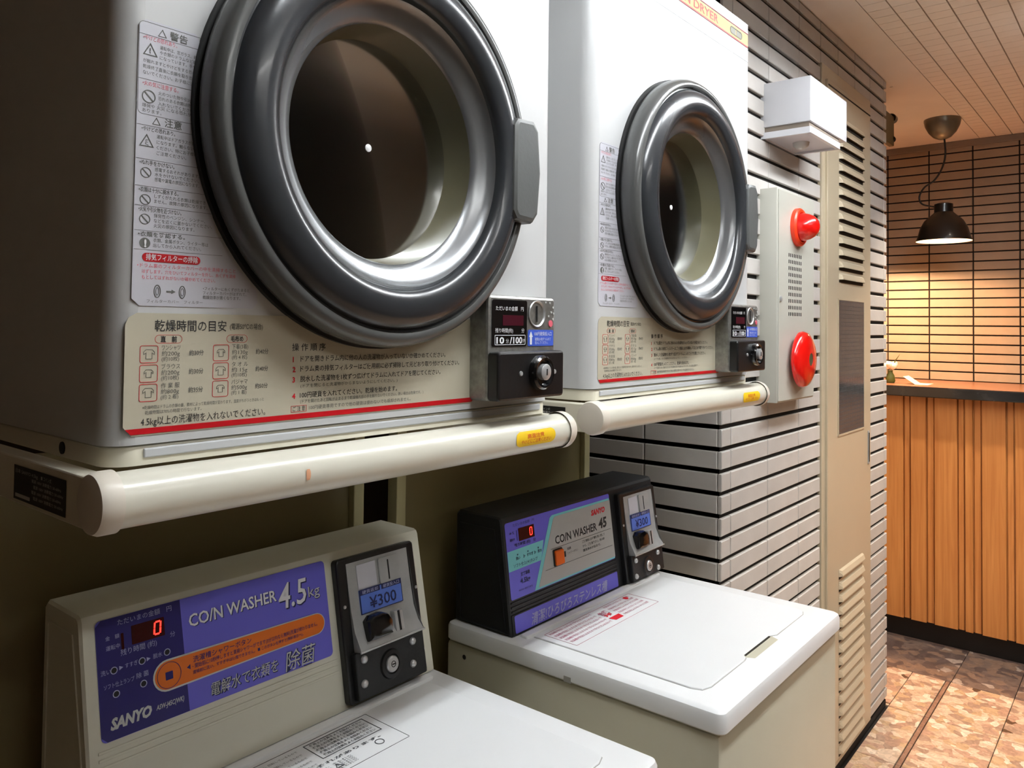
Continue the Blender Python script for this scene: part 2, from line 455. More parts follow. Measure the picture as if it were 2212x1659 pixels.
# tiled pier, front (facing -Y)
wb = nb()
box(wb, XP+.009, XE-.009, YP+.009, YP+.40, 0, CEIL+.004)
wall_back = struct('wall_back', wb, 'joint_black')
PF = Plane((0, YP+.009, 0), (1, 0, 0), (0, 0, 1))
DX0, DX1, DZ1 = 2.445, 2.972, 2.222
rows = tile_rows(.03, CEIL)
left_cols = [(XP, 1.797), (1.797, 2.028), (2.028, 2.257), (2.257, DX0-.002)]
tiled(wall_back, PF, left_cols, rows, 'tile_grey')
tiled(wall_back, PF, [(DX1+.002, 3.165), (3.165, XE)], [r for r in rows if r[1] <= DZ1+.03], 'tile_grey')
tiled(wall_back, PF, [(DX0, 2.615), (2.615, 2.798), (2.798, 2.981), (2.981, 3.165), (3.165, XE)], [r for r in rows if r[1] > DZ1+.03], 'tile_grey')
struct('baseboard_back', bx(XP, XE-.004, YP+.004, YP+.03, 0, .022), 'joint_black')
# pier, side facing -X
ws = nb(); box(ws, XP+.009, XP+.03, YP+.0092, 1.25, 0, CEIL+.004)
wall_side = struct('wall_side', ws, 'joint_black')
PS = Plane((XP+.009, 0, 0), (0, -1, 0), (0, 0, 1))
tiled(wall_side, PS, [(-.996, -YP-.0095), (-1.205, -.996)], [r for r in tile_rows(.7, 1.5)], 'tile_grey')
# pier, side facing +X, and lobby back wall
we = nb(); box(we, XE-.009, XE, YP+.0092, 1.5, 0, CEIL+.004)
struct('wall_return', we, 'tile_grey')
struct('wall_lobby', bx(XE-.01, XF+.2, 1.5, 1.56, 0, CEIL+.004), 'plaster')
# recess behind the machines
struct('wall_recess', bx(-.6, XP+.03, 1.22, 1.28, 0, CEIL+.004), 'dark_wall')
struct('wall_left', bx(-.66, -.6, .2, 1.28, 0, CEIL+.004), 'dark_wall')
struct('wall_near', bx(-1.56, 5.0, -1.5, -1.44, 0, CEIL+.004), 'plaster')
struct('wall_end', bx(-1.56, -1.5, -1.44, .26, 0, CEIL+.004), 'dark_wall')
struct('wall_corner', bx(-1.5, -.6, .2, .26, 0, CEIL+.004), 'dark_wall')
# far wall (facing -X)
wall_far = struct('wall_far', bx(XF, XF+.1, -1.5, 1.5, 0, CEIL+.004), 'joint_black')
PW = Plane((XF, 0, 0), (0, -1, 0), (0, 0, 1))
ys = [-1.481, -1.285, -1.089, -.893, -.697, -.501, -.305, -.109, .087, .283]
far_rows = []; z = 1.1535
while z < CEIL: far_rows.append((z, min(z+.0458, CEIL))); z += .0458
far_rows = [r for r in far_rows if r[1]-r[0] > .012]
tiled(wall_far, PW, list(zip(ys, ys[1:])), far_rows, 'tile_warm', jh=.0065, jv=.006, d=.008)
struct('trim_2', bx(XF-.02, XF, .33, 1.5, CEIL-.032, CEIL, bev=.003), 'cornice_grey')

# steel service door in the pier
door = struct('door_1', bx(DX0, DX1, YP-.004, YP+.011, .035, DZ1, bev=.002), 'door_cream')
PD = Plane((0, YP-.004, 0), (1, 0, 0), (0, 0, 1))
dl = obj('door_leaf', prism(nb(), rrect(DX0+.03, DX1-.03, .06, DZ1-.045, .003), PD, 0, .008, .002), 'door_cream', door)
obj('transom_line', bx(DX0+.035, DX1-.035, YP-.0135, YP-.012, 2.158, 2.162), 'slot_dark', dl)
def louver(z):
    bm = nb(); y = YP-.0125; x0, x1 = 2.583, 2.848
    P_ = []
    for x, k in ((x0, 0), (x0+.012, 1), (x1-.012, 1), (x1, 0)):
        P_.append([bm.verts.new((x, y, z+.026)), bm.verts.new((x, y-.006*k, z+.021)), bm.verts.new((x, y-.0105*k, z+.008)), bm.verts.new((x, y-.0105*k, z+.0045*k+.004*(1-k)))])
    for A, B in zip(P_, P_[1:]):
        for i in range(3): bm.faces.new((A[i], A[i+1], B[i+1], B[i]))
    o = obj('louver', bm, 'louver_cream', door)
    obj('louver_slot', bx(x0+.002, x1-.002, YP-.0131, YP-.012, z-.0045, z+.0085), 'slot_dark', o)
for i in range(14): louver(1.557+i*.0386)
for i in range(15): louver(.072+i*.0392)
w = obj('viewing_window', bx(2.577, 2.855, YP-.0135, YP-.0125, 1.07, 1.497), 'wired_glass', door)
bm = nb()
for i in range(22):
    x = 2.583+i*.0128; box(bm, x, x+.0006, YP-.0139, YP-.0135, 1.07, 1.497)
for i in range(33):
    zz = 1.075+i*.013; box(bm, 2.577, 2.855, YP-.0139, YP-.0135, zz, zz+.0006)
obj('wire_mesh', bm, 'ink_grey', w, kind='stuff')
bm = nb(); frame(bm, rrect(2.572, 2.860, 1.065, 1.502, .002), .006, PD, .008, .0105)
obj('window_frame', bm, 'door_cream', door)
h = obj('flush_handle', bx(2.905, 2.922, YP-.0145, YP-.012, .938, 1.052, bev=.002), 'steel', door)
obj('handle_slot', bx(2.9085, 2.9185, YP-.0155, YP-.0145, .945, 1.045), 'slot_dark', h)
for z_ in (.66, .62):
    pass

# ================================================================== DRYERS
def make_dryer():
    t = thing('tumble_dryer', '', 'dryer', (.2854, .653, 1.28))
    Wd, Dd, H = .60, .47, .745; R = .022
    cxd, czd, ho = .287, .322, .19
    PFr = Plane((0, 0, 0), (1, 0, 0), (0, 0, 1))
    def shell(z0, z1, hole):
        bm = nb()
        a0, a1 = R, Wd-R
        if hole:
            pts = []
            def edge(p0, p1, n):
                for i in range(n): pts.append((p0[0]+(p1[0]-p0[0])*i/n, p0[1]+(p1[1]-p0[1])*i/n))
            edge((a0, z0), (a1, z0), 20); edge((a1, z0), (a1, z1), 24); edge((a1, z1), (a0, z1), 20); edge((a0, z1), (a0, z0), 24)
            O = [bm.verts.new((x, 0, z)) for x, z in pts]
            I = []
            for x, z in pts:
                an = math.atan2(z-czd, x-cxd); I.append(bm.verts.new((cxd+ho*math.cos(an), 0, czd+ho*math.sin(an))))
            k = len(pts)
            for i in range(k): bm.faces.new((O[i], O[(i+1) % k], I[(i+1) % k], I[i]))
        else:
            bm.faces.new([bm.verts.new(q) for q in ((a0, 0, z0), (a1, 0, z0), (a1, 0, z1), (a0, 0, z1))])
        prof = [(a0-R*math.sin(q), R-R*math.cos(q)) for q in [PI/2*i/6 for i in range(7)]]+[(0, Dd), (Wd, Dd)]
        prof += [(Wd-R+R*math.cos(q), R-R*math.sin(q)) for q in [PI/2*i/6 for i in range(7)]]
        A = [bm.verts.new((x, y, z0)) for x, y in prof]; B = [bm.verts.new((x, y, z1)) for x, y in prof]
        for i in range(len(prof)-1): bm.faces.new((A[i], A[i+1], B[i+1], B[i]))
        bm.faces.new(B); bm.faces.new(list(reversed(A)))
        bmesh.ops.remove_doubles(bm, verts=bm.verts, dist=1e-5)
        return bm
    cab = obj('cabinet', shell(.0185, .6655, True), 'dryer_white', t, smooth=.5)
    obj('top_panel', shell(.6665, H, False), 'dryer_white', t, smooth=.5)
    tb = nb(); prism(tb, rrect(.002, .598, .002, .465, .022, 5), Plane((0, 0, .0175), (1, 0, 0), (0, 1, 0)), -.0165, 0, .003)
    tr = obj('base_tray', tb, 'cream', t, smooth=.5)
    obj('screw_hole', lathe(nb(), [(.0055, 0), (.0055, .0012), (0, .0012)], (.0022, .092, .009), (-1, 0, 0), 16), 'rubber', tr)
    obj('tray_ridge', bx(.03, .575, .0003, .003, .007, .015, bev=.0012), 'trim_white', tr)
    # drum mouth and gasket
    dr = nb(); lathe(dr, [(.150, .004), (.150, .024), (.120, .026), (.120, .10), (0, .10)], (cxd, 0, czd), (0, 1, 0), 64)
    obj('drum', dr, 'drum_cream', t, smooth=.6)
    ring = nb(); lathe(ring, [(.160, .001), (.160, -.006), (.216, -.006), (.216, 0)], (cxd, 0, czd), (0, 1, 0), 96)
    obj('door_gasket', ring, 'rubber', t, smooth=.6)
    # door
    C = (cxd, 0, czd)
    d = nb()
    lathe(d, [(.190, -.007), (.2115, -.007), (.2140, -.012), (.2145, -.022), (.2125, -.031), (.2080, -.037), (.2025, -.0385), (.1990, -.037), (.1975, -.033)], C, (0, 1, 0), 160)
    dr_ = obj('door', d, 'smoke_plastic', t, smooth=.8)
    d = nb()
    lathe(d, [(.1975, -.033), (.1958, -.0335), (.1935, -.0385), (.189, -.0430), (.182, -.0465), (.173, -.0485), (.165, -.0480), (.158, -.0450), (.1540, -.0412), (.1525, -.0375), (.1515, -.034)], C, (0, 1, 0), 160)
    obj('inner_bezel', d, 'smoke_face', dr_, smooth=.8)
    d = nb()
    lathe(d, [(.1515, -.034), (.1485, -.029), (.142, -.025), (.135, -.0215), (.129, -.019), (.1262, -.015)], C, (0, 1, 0), 160)
    obj('bowl_wall', d, 'bowl_steel', dr_, smooth=.8)
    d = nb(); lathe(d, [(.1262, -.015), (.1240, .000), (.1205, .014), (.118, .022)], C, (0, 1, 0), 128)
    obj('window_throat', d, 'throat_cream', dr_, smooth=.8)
    d = nb(); lathe(d, [(.1190, .0205), (0, .0206)], C, (0, 1, 0), 96)
    obj('door_glass', d, 'smoked_glass', dr_, smooth=.8)
    d = nb(); lathe(d, [(.0044, .0212), (.0042, .0200), (.002, .0192), (0, .0190)], (cxd, 0, czd+.003), (0, 1, 0), 20)
    obj('rivet', d, 'white_ink', dr_, smooth=.8)
    # handle
    hb = nb(); PH = Plane((0, -.012, 0), (1, 0, 0), (0, 0, 1))
    prism(hb, [(.460, .261), (.492, .259), (.502, .271), (.507, .323), (.502, .375), (.492, .387), (.460, .385), (.453, .375), (.453, .271)], PH, 0, .040, .006)
    obj('handle', hb, 'handle_grey', dr_, smooth=.4)
    # top banner
    PT = PFr
    b_ = nb(); flat(b_, [(.06, .698), (.592-.012, .698), (.592-.012, .722), (.06, .722)], PT, .0006)
    ban = obj('brand_banner', b_, 'banner_cream', t)
    b_ = nb(); flat(b_, [(.06, .6955), (.580, .6955), (.580, .6985), (.06, .6985)], PT, .0008); flat(b_, [(.06, .7235), (.580, .7235), (.580, .7248), (.06, .7248)], PT, .0008)
    text(b_, 'CO/N DRYER', PT, .232, .7025, .0165, .205, n=.001, bold=.012)
    obj('banner_lettering', b_, 'banner_red', ban)
    b_ = nb(); frame(b_, rrect(.492, .550, .7025, .7175, .0074), .0022, PT, .0005, .0012)
    obj('badge_ring', b_, 'badge_olive', ban)
    b_ = nb(); flat(b_, rrect(.4945, .519, .7045, .7155, .003), PT, .0009); flat(b_, rrect(.522, .5475, .7045, .7155, .003), PT, .0009)
    obj('badge_fields', b_, 'badge_light', ban)
    # tall warning sticker
    wl = nb(); flat(wl, [(.026, .136), (.132, .136), (.137, .142), (.136, .152), (.112, .178), (.094, .205), (.0815, .25), (.0785, .30), (.0785, .372), (.071, .385), (.0265, .385), (.0205, .379), (.0195, .142)], PT, .0006)
    wl = obj('warning_sticker', wl, 'sticker_white', t)
    L = .0245; ink = nb(); red = nb(); n_ = .0009
    def para(bm, rows, a, b, h, dz, wmax, **k):
        for i, s_ in enumerate(rows): text(bm, s_, PT, a, b-i*dz, h, min(wmax, len(s_)*h*1.18), n=n_, **k)
    def tri(a, b, r, bm):
        frame(bm, [(a-r, b-r*.8), (a+r, b-r*.8), (a, b+r)], r*.13, PT, .0005, .0009)
    def ban_sign(a, b, r, bm):
        frame(bm, circ(a, b, r, 20), r*.14, PT, .0005, .0009)
        c_ = math.cos(PI/4)*r*.9; q = r*.07
        flat(bm, [(a-c_-q, b+c_-q), (a+c_-q, b-c_-q), (a+c_+q, b-c_+q), (a-c_+q, b+c_+q)], PT, .0009)
    text(ink, '警告', PT, .047, .3735, .0060, n=n_, bold=.01); tri(.0405, .3762, .0038, ink)
    def rule(z_, x1_=.0785): flat(ink, [(.0205, z_), (x1_, z_), (x1_, z_+.0003), (.0205, z_+.0003)], PT, .0008)
    rule(.3715)
    text(red, '•やけどの恐れあり。', PT, L, .3675, .0034, .029, n=n_)
    tri(.0305, .3590, .0062, ink); text(ink, '!', PT, .0296, .3560, .0048, n=n_, bold=.03)
    para(ink, ['運転中は、窓ガラス、前面', 'や衣類のドラムなど高温', 'になっています。手や肌'], .0385, .3620, .0028, .0045, .036)
    para(ink, ['が触れますとやけどをする恐れ', '乾燥終了直後に衣類を取り出さ', 'ないでください。お子様に注意。'], L, .3475, .0028, .0052, .050)
    rule(.3325)
    text(red, '•火の気に注意する。', PT, L, .3275, .0034, .031, n=n_)
    ban_sign(.0300, .3180, .0058, ink)
    para(ink, ['火のついた物や引火する', '恐れのある衣類は絶対に', '入れないでください。'], .0380, .3215, .0028, .0046, .035)
    para(ink, ['爆発や 火災 になる恐れが', 'あります。'], L, .3085, .0028, .0044, .048)
    frame(ink, rrect(.0208, .0790, .3020, .383, .004), .0003, PT, .0005, .0008)
    text(ink, '注意', PT, .044, .2950, .0058, n=n_, bold=.01); tri(.0370, .2975, .0036, ink)
    rule(.2925)
    text(ink, '•やけどの恐れあり。', PT, L, .2880, .0033, .029, n=n_, bold=.01)
    tri(.0290, .2790, .0062, ink); text(ink, 'ξ', PT, .0278, .2757, .0045, n=n_)
    para(ink, ['運転中はドアガラスが高温', 'になります。触らないで', 'ください。特にお子様に', 'ご注意ください。'], .0375, .2830, .0028, .0048, .037)
    for hd, rows_, sgn, zz in [('•ぬれ手をかけない。', ['感電するおそれがあります。', '水をかけないでください。', '感電や漏電の原因になります。'], 0, .2585), ('•衣類は十分に脱水する。', ['しずくがたれる衣類は乾燥でき', 'ません。故障の原因になります。'], 0, .2350),
                                            ('•火気や引火物を近づけない。', ['揮発性のベンジン、シンナー、', 'などを近くに置かないでください。', '火災の原因になります。'], 0, .2180), ('•衣類を確認する。', ['衣類、金属ボタン、ライター等は', '出してから入れてください。'], 1, .1965)]:
        w_ = (.2585-zz)*.35
        rule(zz+.0045, .0800+w_)
        text(ink, hd, PT, L-.001, zz, .0034, .030+w_*.5, n=n_, bold=.012)
        if sgn: flat(ink, circ(.0295, zz-.0062, .0046, 20), PT, .0008)
        else: ban_sign(.0290, zz-.0070, .0046, ink)
        para(ink, rows_, .0365, zz-.0045, .0028, .0044, .040+w_)
    rule(.1845, .1000)
    sticker_red = nb(); flat(sticker_red, rrect(.0275, .079, .1745, .1820, .0036), PT, .0009)
    text(red, '•ドラム裏のフィルターカバーの中を清掃すること', PT, L-.001, .1695, .0030, .090, n=n_)
    para(red, ['はずします。穴をひいてフィルターを外し、糸くずを清掃', 'もとしてはずれがないか確かめてください。'], .0275, .1645, .0028, .0050, .094)
    text(ink, 'フィルターカバー　フィルター', PT, .032, .1390, .0024, .050, n=n_)
    for a_ in (.041, .063):
        frame(ink, circ(a_, .1490, .0030, 18, ry=.0058), .0007, PT, .0005, .0009); frame(ink, circ(a_, .1490, .0015, 14, ry=.0036), .0004, PT, .0005, .0009)
    flat(ink, [(.049, .1483), (.0535, .1483), (.0535, .1472), (.057, .1490), (.0535, .1508), (.0535, .1497), (.049, .1497)], PT, .0009)
    para(ink, ['•フィルターに糸くずがたまると', 'フィルターカバーがはずれて、', '乾燥効率が悪くなります。'], .082, .1520, .0026, .0040, .046)
    obj('lettering', ink, 'ink_soft', wl); obj('red_lettering', red, 'pink_ink', wl)
    sr = obj('red_heading', sticker_red, 'stripe_red', wl)
    wt = nb(); text(wt, '排気フィルターの掃除', PT, .0305, .1762, .0045, .046, n=.0012, bold=.01)
    text(wt, '!', PT, .0287, .1870, .0064, n=.0012, bold=.05)
    obj('white_lettering', wt, 'white_ink', wl)
    # beige instruction plate
    ip = nb(); flat(ip, [(.0255, .026)]+[(.440, .026), (.447, .031), (.451, .036), (.451, .128), (.028, .128), (.021, .124), (.0185, .118), (.0185, .034)], PT, .0006)
    ip = obj('instruction_plate', ip, 'sticker_beige', t)
    st = nb(); flat(st, [(.020, .032), (.025, .0272), (.440, .0272), (.4475, .0325)], PT, .0010); obj('red_stripe', st, 'stripe_red', ip)
    ink = nb(); ink2 = nb(); red = nb()
    text(ink, '乾燥時間の目安', PT, .043, .1135, .0078, .066, n=n_, bold=.006)
    text(ink, '(電源50℃の場合)', PT, .1125, .1150, .0045, .034, n=n_)
    for a_, w_, s_ in ((.0435, .024, '直　前'), (.1095, .021, '毛布め')):
        frame(red, rrect(a_, a_+w_, .1025, .1097, .0035), .0003, PT, .0005, .0008); text(ink, s_, PT, a_+w_*.2, .1039, .0042, w_*.6, n=n_, bold=.02)
    items = [('ワンシャツ', '約200g', '(約10枚)', '約30分'), ('ブラウス', '約200g', '(約10枚)', '約30分'), ('作 業 服', '約800g', '(約 2 着)', '約35分')]
    items2 = [('下着(3着)', '約130g', '(約 4 枚)', '約40分'), ('タ オ ル', '約 15g', '(約10枚)', '約40分'), ('パジャマ', '約500g', '(約 1 着)', '約50分')]
    for col, (xa, its) in enumerate(((.0310, items), (.0965, items2))):
        for i, (a_, b_2, c_2, d_2) in enumerate(its):
            zt = .1012-i*.0161
            frame(red, rrect(xa, xa+.0155, zt-.0150, zt-.0003, .002), .0004, PT, .0005, .0009)
            text(ink2, a_, PT, xa+.0185, zt-.0042, .0037, .0165, n=n_); text(ink2, b_2, PT, xa+.0185, zt-.0092, .0036, .0160, n=n_); text(ink2, c_2, PT, xa+.0185, zt-.0137, .0033, .0155, n=n_)
            text(ink2, d_2, PT, xa+.0430, zt-.0092, .0040, .0135, n=n_, bold=.01)
            # small garment outline
            cx_, cz_ = xa+.0078, zt-.0077
            g_ = [(-.003, -.0045), (.003, -.0045), (.003, .001), (.0052, -.0006), (.0052, .0022), (.003, .0045), (-.003, .0045), (-.0052, .0022), (-.0052, -.0006), (-.003, .001)]
            k = .9 if (i+col) % 2 == 0 else .75
            frame(ink2, [(cx_+x*k, cz_+z*k) for x, z in g_], .0003, PT, .0005, .0009)
    text(ink2, '※乾燥時間はドラムの衣類の量、素材によって乾燥時間が変わります。湿度がちがうときはもっと', PT, .034, .0478, .0026, .115, n=n_)
    text(ink2, '乾燥時間は70%の時間で行ないます。', PT, .0365, .0435, .0026, .050, n=n_)
    text(ink, '4.5kg以上の洗濯物を入れないでください。', PT, .033, .0345, .0058, .118, n=n_)
    text(ink, '操 作 順 序', PT, .1795, .0945, .0058, .040, n=n_, bold=.008)
    steps = ['ドアを開きドラム内に他の人の洗濯物が入っていないか確かめてください。', 'ドラム奥の排気フィルターはご使用前に必ず掃除して元どおり取り付けてください。', '脱水した洗濯物を1枚ずつ広げてドラムに入れてドアを閉じてください。', '100円硬貨を入れてください。乾燥を始めます。']
    for i, (s_, zt, ww) in enumerate(zip(steps, (.0835, .0737, .0637, .0478), (.204, .228, .196, .128))):
        text(red, str(i+1), PT, .1805, zt-.0005, .0052, n=n_, bold=.03); text(ink, s_, PT, .1895, zt, .0048, ww, n=n_, bold=.006)
    text(ink2, '(ドアを閉じると洗濯物がからまないようにしてください。)', PT, .190, .0578, .0030, .128, n=n_)
    text(ink2, '(ドアを開けたあと回転が止まるまで乾燥機内部の手を触れないでください。熱い場合は危険です。)', PT, .190, .0425, .0030, .168, n=n_)
    frame(red, [(.1795, .0340), (.1975, .0340), (.1975, .0402), (.1795, .0402)], .0003, PT, .0005, .0009)
    text(ink, 'ご 注 意', PT, .1815, .0353, .0038, .0145, n=n_); text(ink2, '100円硬貨専用ですので他の硬貨は使わないでも返却されません。', PT, .2005, .0356, .0034, .138, n=n_)
    obj('lettering', ink, 'ink', ip); obj('fine_lettering', ink2, 'ink_soft', ip); obj('red_lettering', red, 'red_ink', ip)
    # coin control box
    PC = Plane((0, 0, 0), (1, 0, 0), (0, 0, 1))
    c = nb(); prism(c, rrect(.430, .566, .029, .159, .006), PC, 0, .030, .004)
    cu = obj('coin_unit', c, 'steel_worn', t, smooth=.4)
    K = .030; u = lambda f_: .430+.136*f_; v = lambda f_: .159-.130*f_
    obj('display_panel', prism(nb(), rrect(u(.045), u(.545), v(.49), v(.045), .003), PC, K-.001, K+.0008), 'black_gloss', cu)
    obj('red_display', prism(nb(), rrect(u(.19), u(.49), v(.29), v(.19), .001), PC, K, K+.0012), 'lcd_maroon', cu)
    wt = nb()
    text(wt, 'ただいまの金額　円', PC, u(.09), v(.145), .0045, .054, n=K+.0013); text(wt, '残り時間(約)', PC, u(.085), v(.355), .0045, .034, n=K+.0013); text(wt, '分', PC, u(.46), v(.355), .0045, n=K+.0013)
    frame(wt, rrect(u(.08), u(.52), v(.475), v(.38), .001), .0007, PC, K+.0005, K+.0012)
    text(wt, '10', PC, u(.10), v(.46), .0080, .0150, n=K+.0013, bold=.03); text(wt, '分', PC, u(.235), v(.455), .0045, n=K+.0013); text(wt, '/100', PC, u(.29), v(.46), .0080, .0250, n=K+.0013, bold=.03); text(wt, '円', PC, u(.485), v(.455), .0042, n=K+.0013)
    obj('white_lettering', wt, 'white_ink', cu)
    ch = nb(); lathe(ch, [(.0175, .0005), (.0165, .0016), (.0155, .0010), (.012, -.006), (.004, -.010), (0, -.0102)], (u(.70), -K-.0004, v(.17)), (0, -1, 0), 32)
    cd = obj('coin_cup', ch, 'chrome', cu, smooth=.8)
    obj('coin_slot', bx(u(.70)-.0012, u(.70)+.0012, -K-.0012, -K-.0003, v(.25), v(.09)), 'rubber', cd)
    bs = nb(); flat(bs, rrect(u(.565), u(.965), v(.49), v(.33), .002), PC, K+.0006); bs = obj('blue_label', bs, 'blue_sticker', cu)
    wt = nb(); text(wt, '100円硬貨投入口', PC, u(.66), v(.385), .0042, .037, n=K+.001); text(wt, '硬貨は1枚ずつ入れて', PC, u(.67), v(.435), .0032, .034, n=K+.001); text(wt, '投入してください。', PC, u(.67), v(.470), .0032, .028, n=K+.001)
    flat(wt, [(u(.592), v(.475)), (u(.622), v(.475)), (u(.622), v(.40)), (u(.635), v(.40)), (u(.607), v(.345)), (u(.578), v(.40)), (u(.592), v(.40))], PC, K+.001)
    obj('label_lettering', wt, 'white_ink', bs)
    bm = nb()
    for a_, b_ in ((.84, .05), (.91, .055), (.96, .10), (.97, .16), (.93, .15), (.89, .19), (.96, .22)): prism(bm, circ(u(a_), v(b_), .0014, 8), PC, K, K+.0007)
    obj('paint_chips', bm, 'silver_ink', cu, kind='stuff')
    bm = nb(); prism(bm, circ(u(.92), v(.265), .0045, 16), PC, K, K+.001, .0004); obj('round_sticker', bm, 'pink_ink', cu)
    lb = obj('lock_box', prism(nb(), rrect(u(0)+.001, u(1)-.001, v(.995), v(.535), .005), PC, K, K+.016, .003), 'black_plastic', cu, smooth=.4)
    K2 = K+.016; lc = (u(.60), -K2, v(.745))
    lk = obj('lock_ring', lathe(nb(), [(.0225, 0), (.0215, .007), (.0190, .0095), (.0165, .009), (.0145, .004), (0, .004)], lc, (0, -1, 0), 32), 'black_gloss', lb, smooth=.6)
    obj('lock_core', lathe(nb(), [(.0102, .004), (.0102, .011), (.0085, .012), (0, .012)], (lc[0], lc[1], lc[2]+.001), (0, -1, 0), 24), 'chrome', lb, smooth=.6)
    obj('keyhole', bx(lc[0]-.0008, lc[0]+.0008, -K2-.0128, -K2-.0118, lc[2]-.003, lc[2]+.005), 'rubber', lb)
    for a_ in (.32, .83): obj('rivet', lathe(nb(), [(.0032, 0), (.0028, .0015), (0, .002)], (u(a_), -K2, v(.745)), (0, -1, 0), 12), 'steel', lb, smooth=.8)
    return t
dryer = make_dryer()
dryer['label'] = 'nearer white wall dryer above the cream-console washer, its round door cut by the frame top'
dryer['group'] = 'coin dryers'
d2 = copy_tree(dryer); d2.location = (.980, .653, 1.289)
d2['label'] = 'farther white dryer above the black console, with the orange and cream banner on top'

def settle(d_, cx_, cz_, k_s, plate_dx, st_s, st_b):
    for o in d_.children:
        k_ = o.name.split('.')[0]
        if k_ in ('door', 'door_gasket', 'drum'):
            o.scale = (k_s, 1, k_s); o.location.x = cx_-.287*k_s; o.location.z = cz_-.322*k_s
        if k_ == 'instruction_plate': o.location.x += plate_dx
        if k_ == 'warning_sticker': o.scale.z = st_s; o.location.z = st_b-.136*st_s; o.location.x += plate_dx*.5
settle(dryer, .282, .3130, 1.012, -.007, .965, .134)
settle(d2, .290, .3255, 1.03, .003, 1.008, .144)

# ================================================================== DRYER STANDS
def bar_patch(bm, x0, x1, th0, th1, y, z, r, n=10, rnd=0):
    for i in range(n):
        a, b = th0+(th1-th0)*i/n, th0+(th1-th0)*(i+1)/n
        f = lambda q: (y-r*math.cos(q), z+r*math.sin(q))
        k0 = rnd*(1-math.sqrt(max(0, 1-(2*i/n-1)**2))); k1 = rnd*(1-math.sqrt(max(0, 1-(2*(i+1)/n-1)**2)))
        (y0, z0), (y1, z1) = f(a), f(b)
        bm.faces.new([bm.verts.new(q) for q in ((x0+k0, y0, z0), (x1-k0, y0, z0), (x1-k1, y1, z1), (x0+k1, y1, z1))])
    return bm
def make_stand():
    t = thing('dryer_stand', '', 'stand', (.2854, .653, 0))
    yb, zb, r = -.014, 1.2585, .0225
    x0, x1 = -.006, .598
    bm = nb(); lathe(bm, [(0, 0), (r, 0), (r, x1-x0), (0, x1-x0)], (x0, yb, zb), (1, 0, 0), 48)
    fb = obj('front_bar', bm, 'cream_bar', t, smooth=.6)
    for a, sgn in ((x0+.004, -1), (x1-.004, 1)):
        bm = nb(); R = r+.0025
        lathe(bm, [(R, 0), (R, .012), (R-.002, .0165), (R-.008, .018), (0, .018)], (a, yb, zb), (sgn, 0, 0), 48)
        obj('end_cap', bm, 'cap_plastic', t, smooth=.6)
    for a in (-.018, .590):
        rl = obj('side_rail', bx(a, a+.018, yb+.004, .42, 1.2372, 1.2785, bev=.0015), 'cream', t)
        if a < 0:
            PN = Plane((a, 0, 0), (0, -1, 0), (0, 0, 1))
            npl = nb(); flat(npl, [(-.142, 1.2415), (-.030, 1.2415), (-.030, 1.2715), (-.142, 1.2715)], PN, .0008)
            npl = obj('name_plate', npl, 'plate_black', rl)
            wt = nb(); text(wt, '日本 SANYO 4.5kg', PN, -.137, 1.2655, .0030, .050, n=.0012); text(wt, '■ コイン式', PN, -.080, 1.2655, .0028, .022, n=.0012)
            for i in range(4): text(wt, '電源 100V 消費電力 50-60Hz', PN, -.100+.004*(i % 2), 1.2608-.0048*i, .0024, .062, n=.0012)
            flat(wt, [(-.137, 1.2440), (-.104, 1.2440), (-.104, 1.2470), (-.137, 1.2470)], PN, .0012)
            # lettering belongs to the plate, one level below the rail
            lt = obj('plate_lettering', wt, 'silver_ink', rl)
    for a in (-.014, .583):
        obj('post', bx(a, a+.022, .400, .425, 0, 1.2372, bev=.0015), 'post_beige', t)
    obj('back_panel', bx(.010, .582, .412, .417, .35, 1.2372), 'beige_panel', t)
    ys_ = bar_patch(nb(), .478, .560, -.42, .42, yb, zb, r+.0006, 8, rnd=.008)
    ys_ = obj('warning_sticker', ys_, 'yellow_sticker', t, smooth=.6)
    bm = nb()
    PB = Plane((0, yb-r-.0008, zb), (1, 0, 0), (0, 0, 1))
    text(bm, '高温注意', PB, .500, .0005, .0045, .035, n=0, bold=.02); text(bm, 'やけどにご注意ください', PB, .488, -.0058, .0042, .062, n=0, bold=.02)
    for v_ in bm.verts:
        dz = v_.co.z-zb; v_.co.y = yb-math.sqrt(max(0, (r+.0009)**2-dz*dz))
    obj('lettering', bm, 'orange_ink', ys_)
    return t
stand = make_stand()
stand['label'] = 'cream steel stand with a rounded front bar carrying the nearer dryer'; stand['group'] = 'dryer stands'
s2 = copy_tree(stand); s2.location = (.980, .653, .009)
for o in s2.children:
    if o.name.startswith('post'): o.location.z -= .009
s2['label'] = 'cream steel stand with a rounded front bar carrying the farther dryer beside the tiled pier'
# rub mark on the nearer bar only
obj('rub_mark', bar_patch(nb(), .1655, .1705, -.20, .25, -.014, 1.2585, .0231, 6, rnd=.001), 'rust', stand, label='small orange-brown rub mark on the bar')

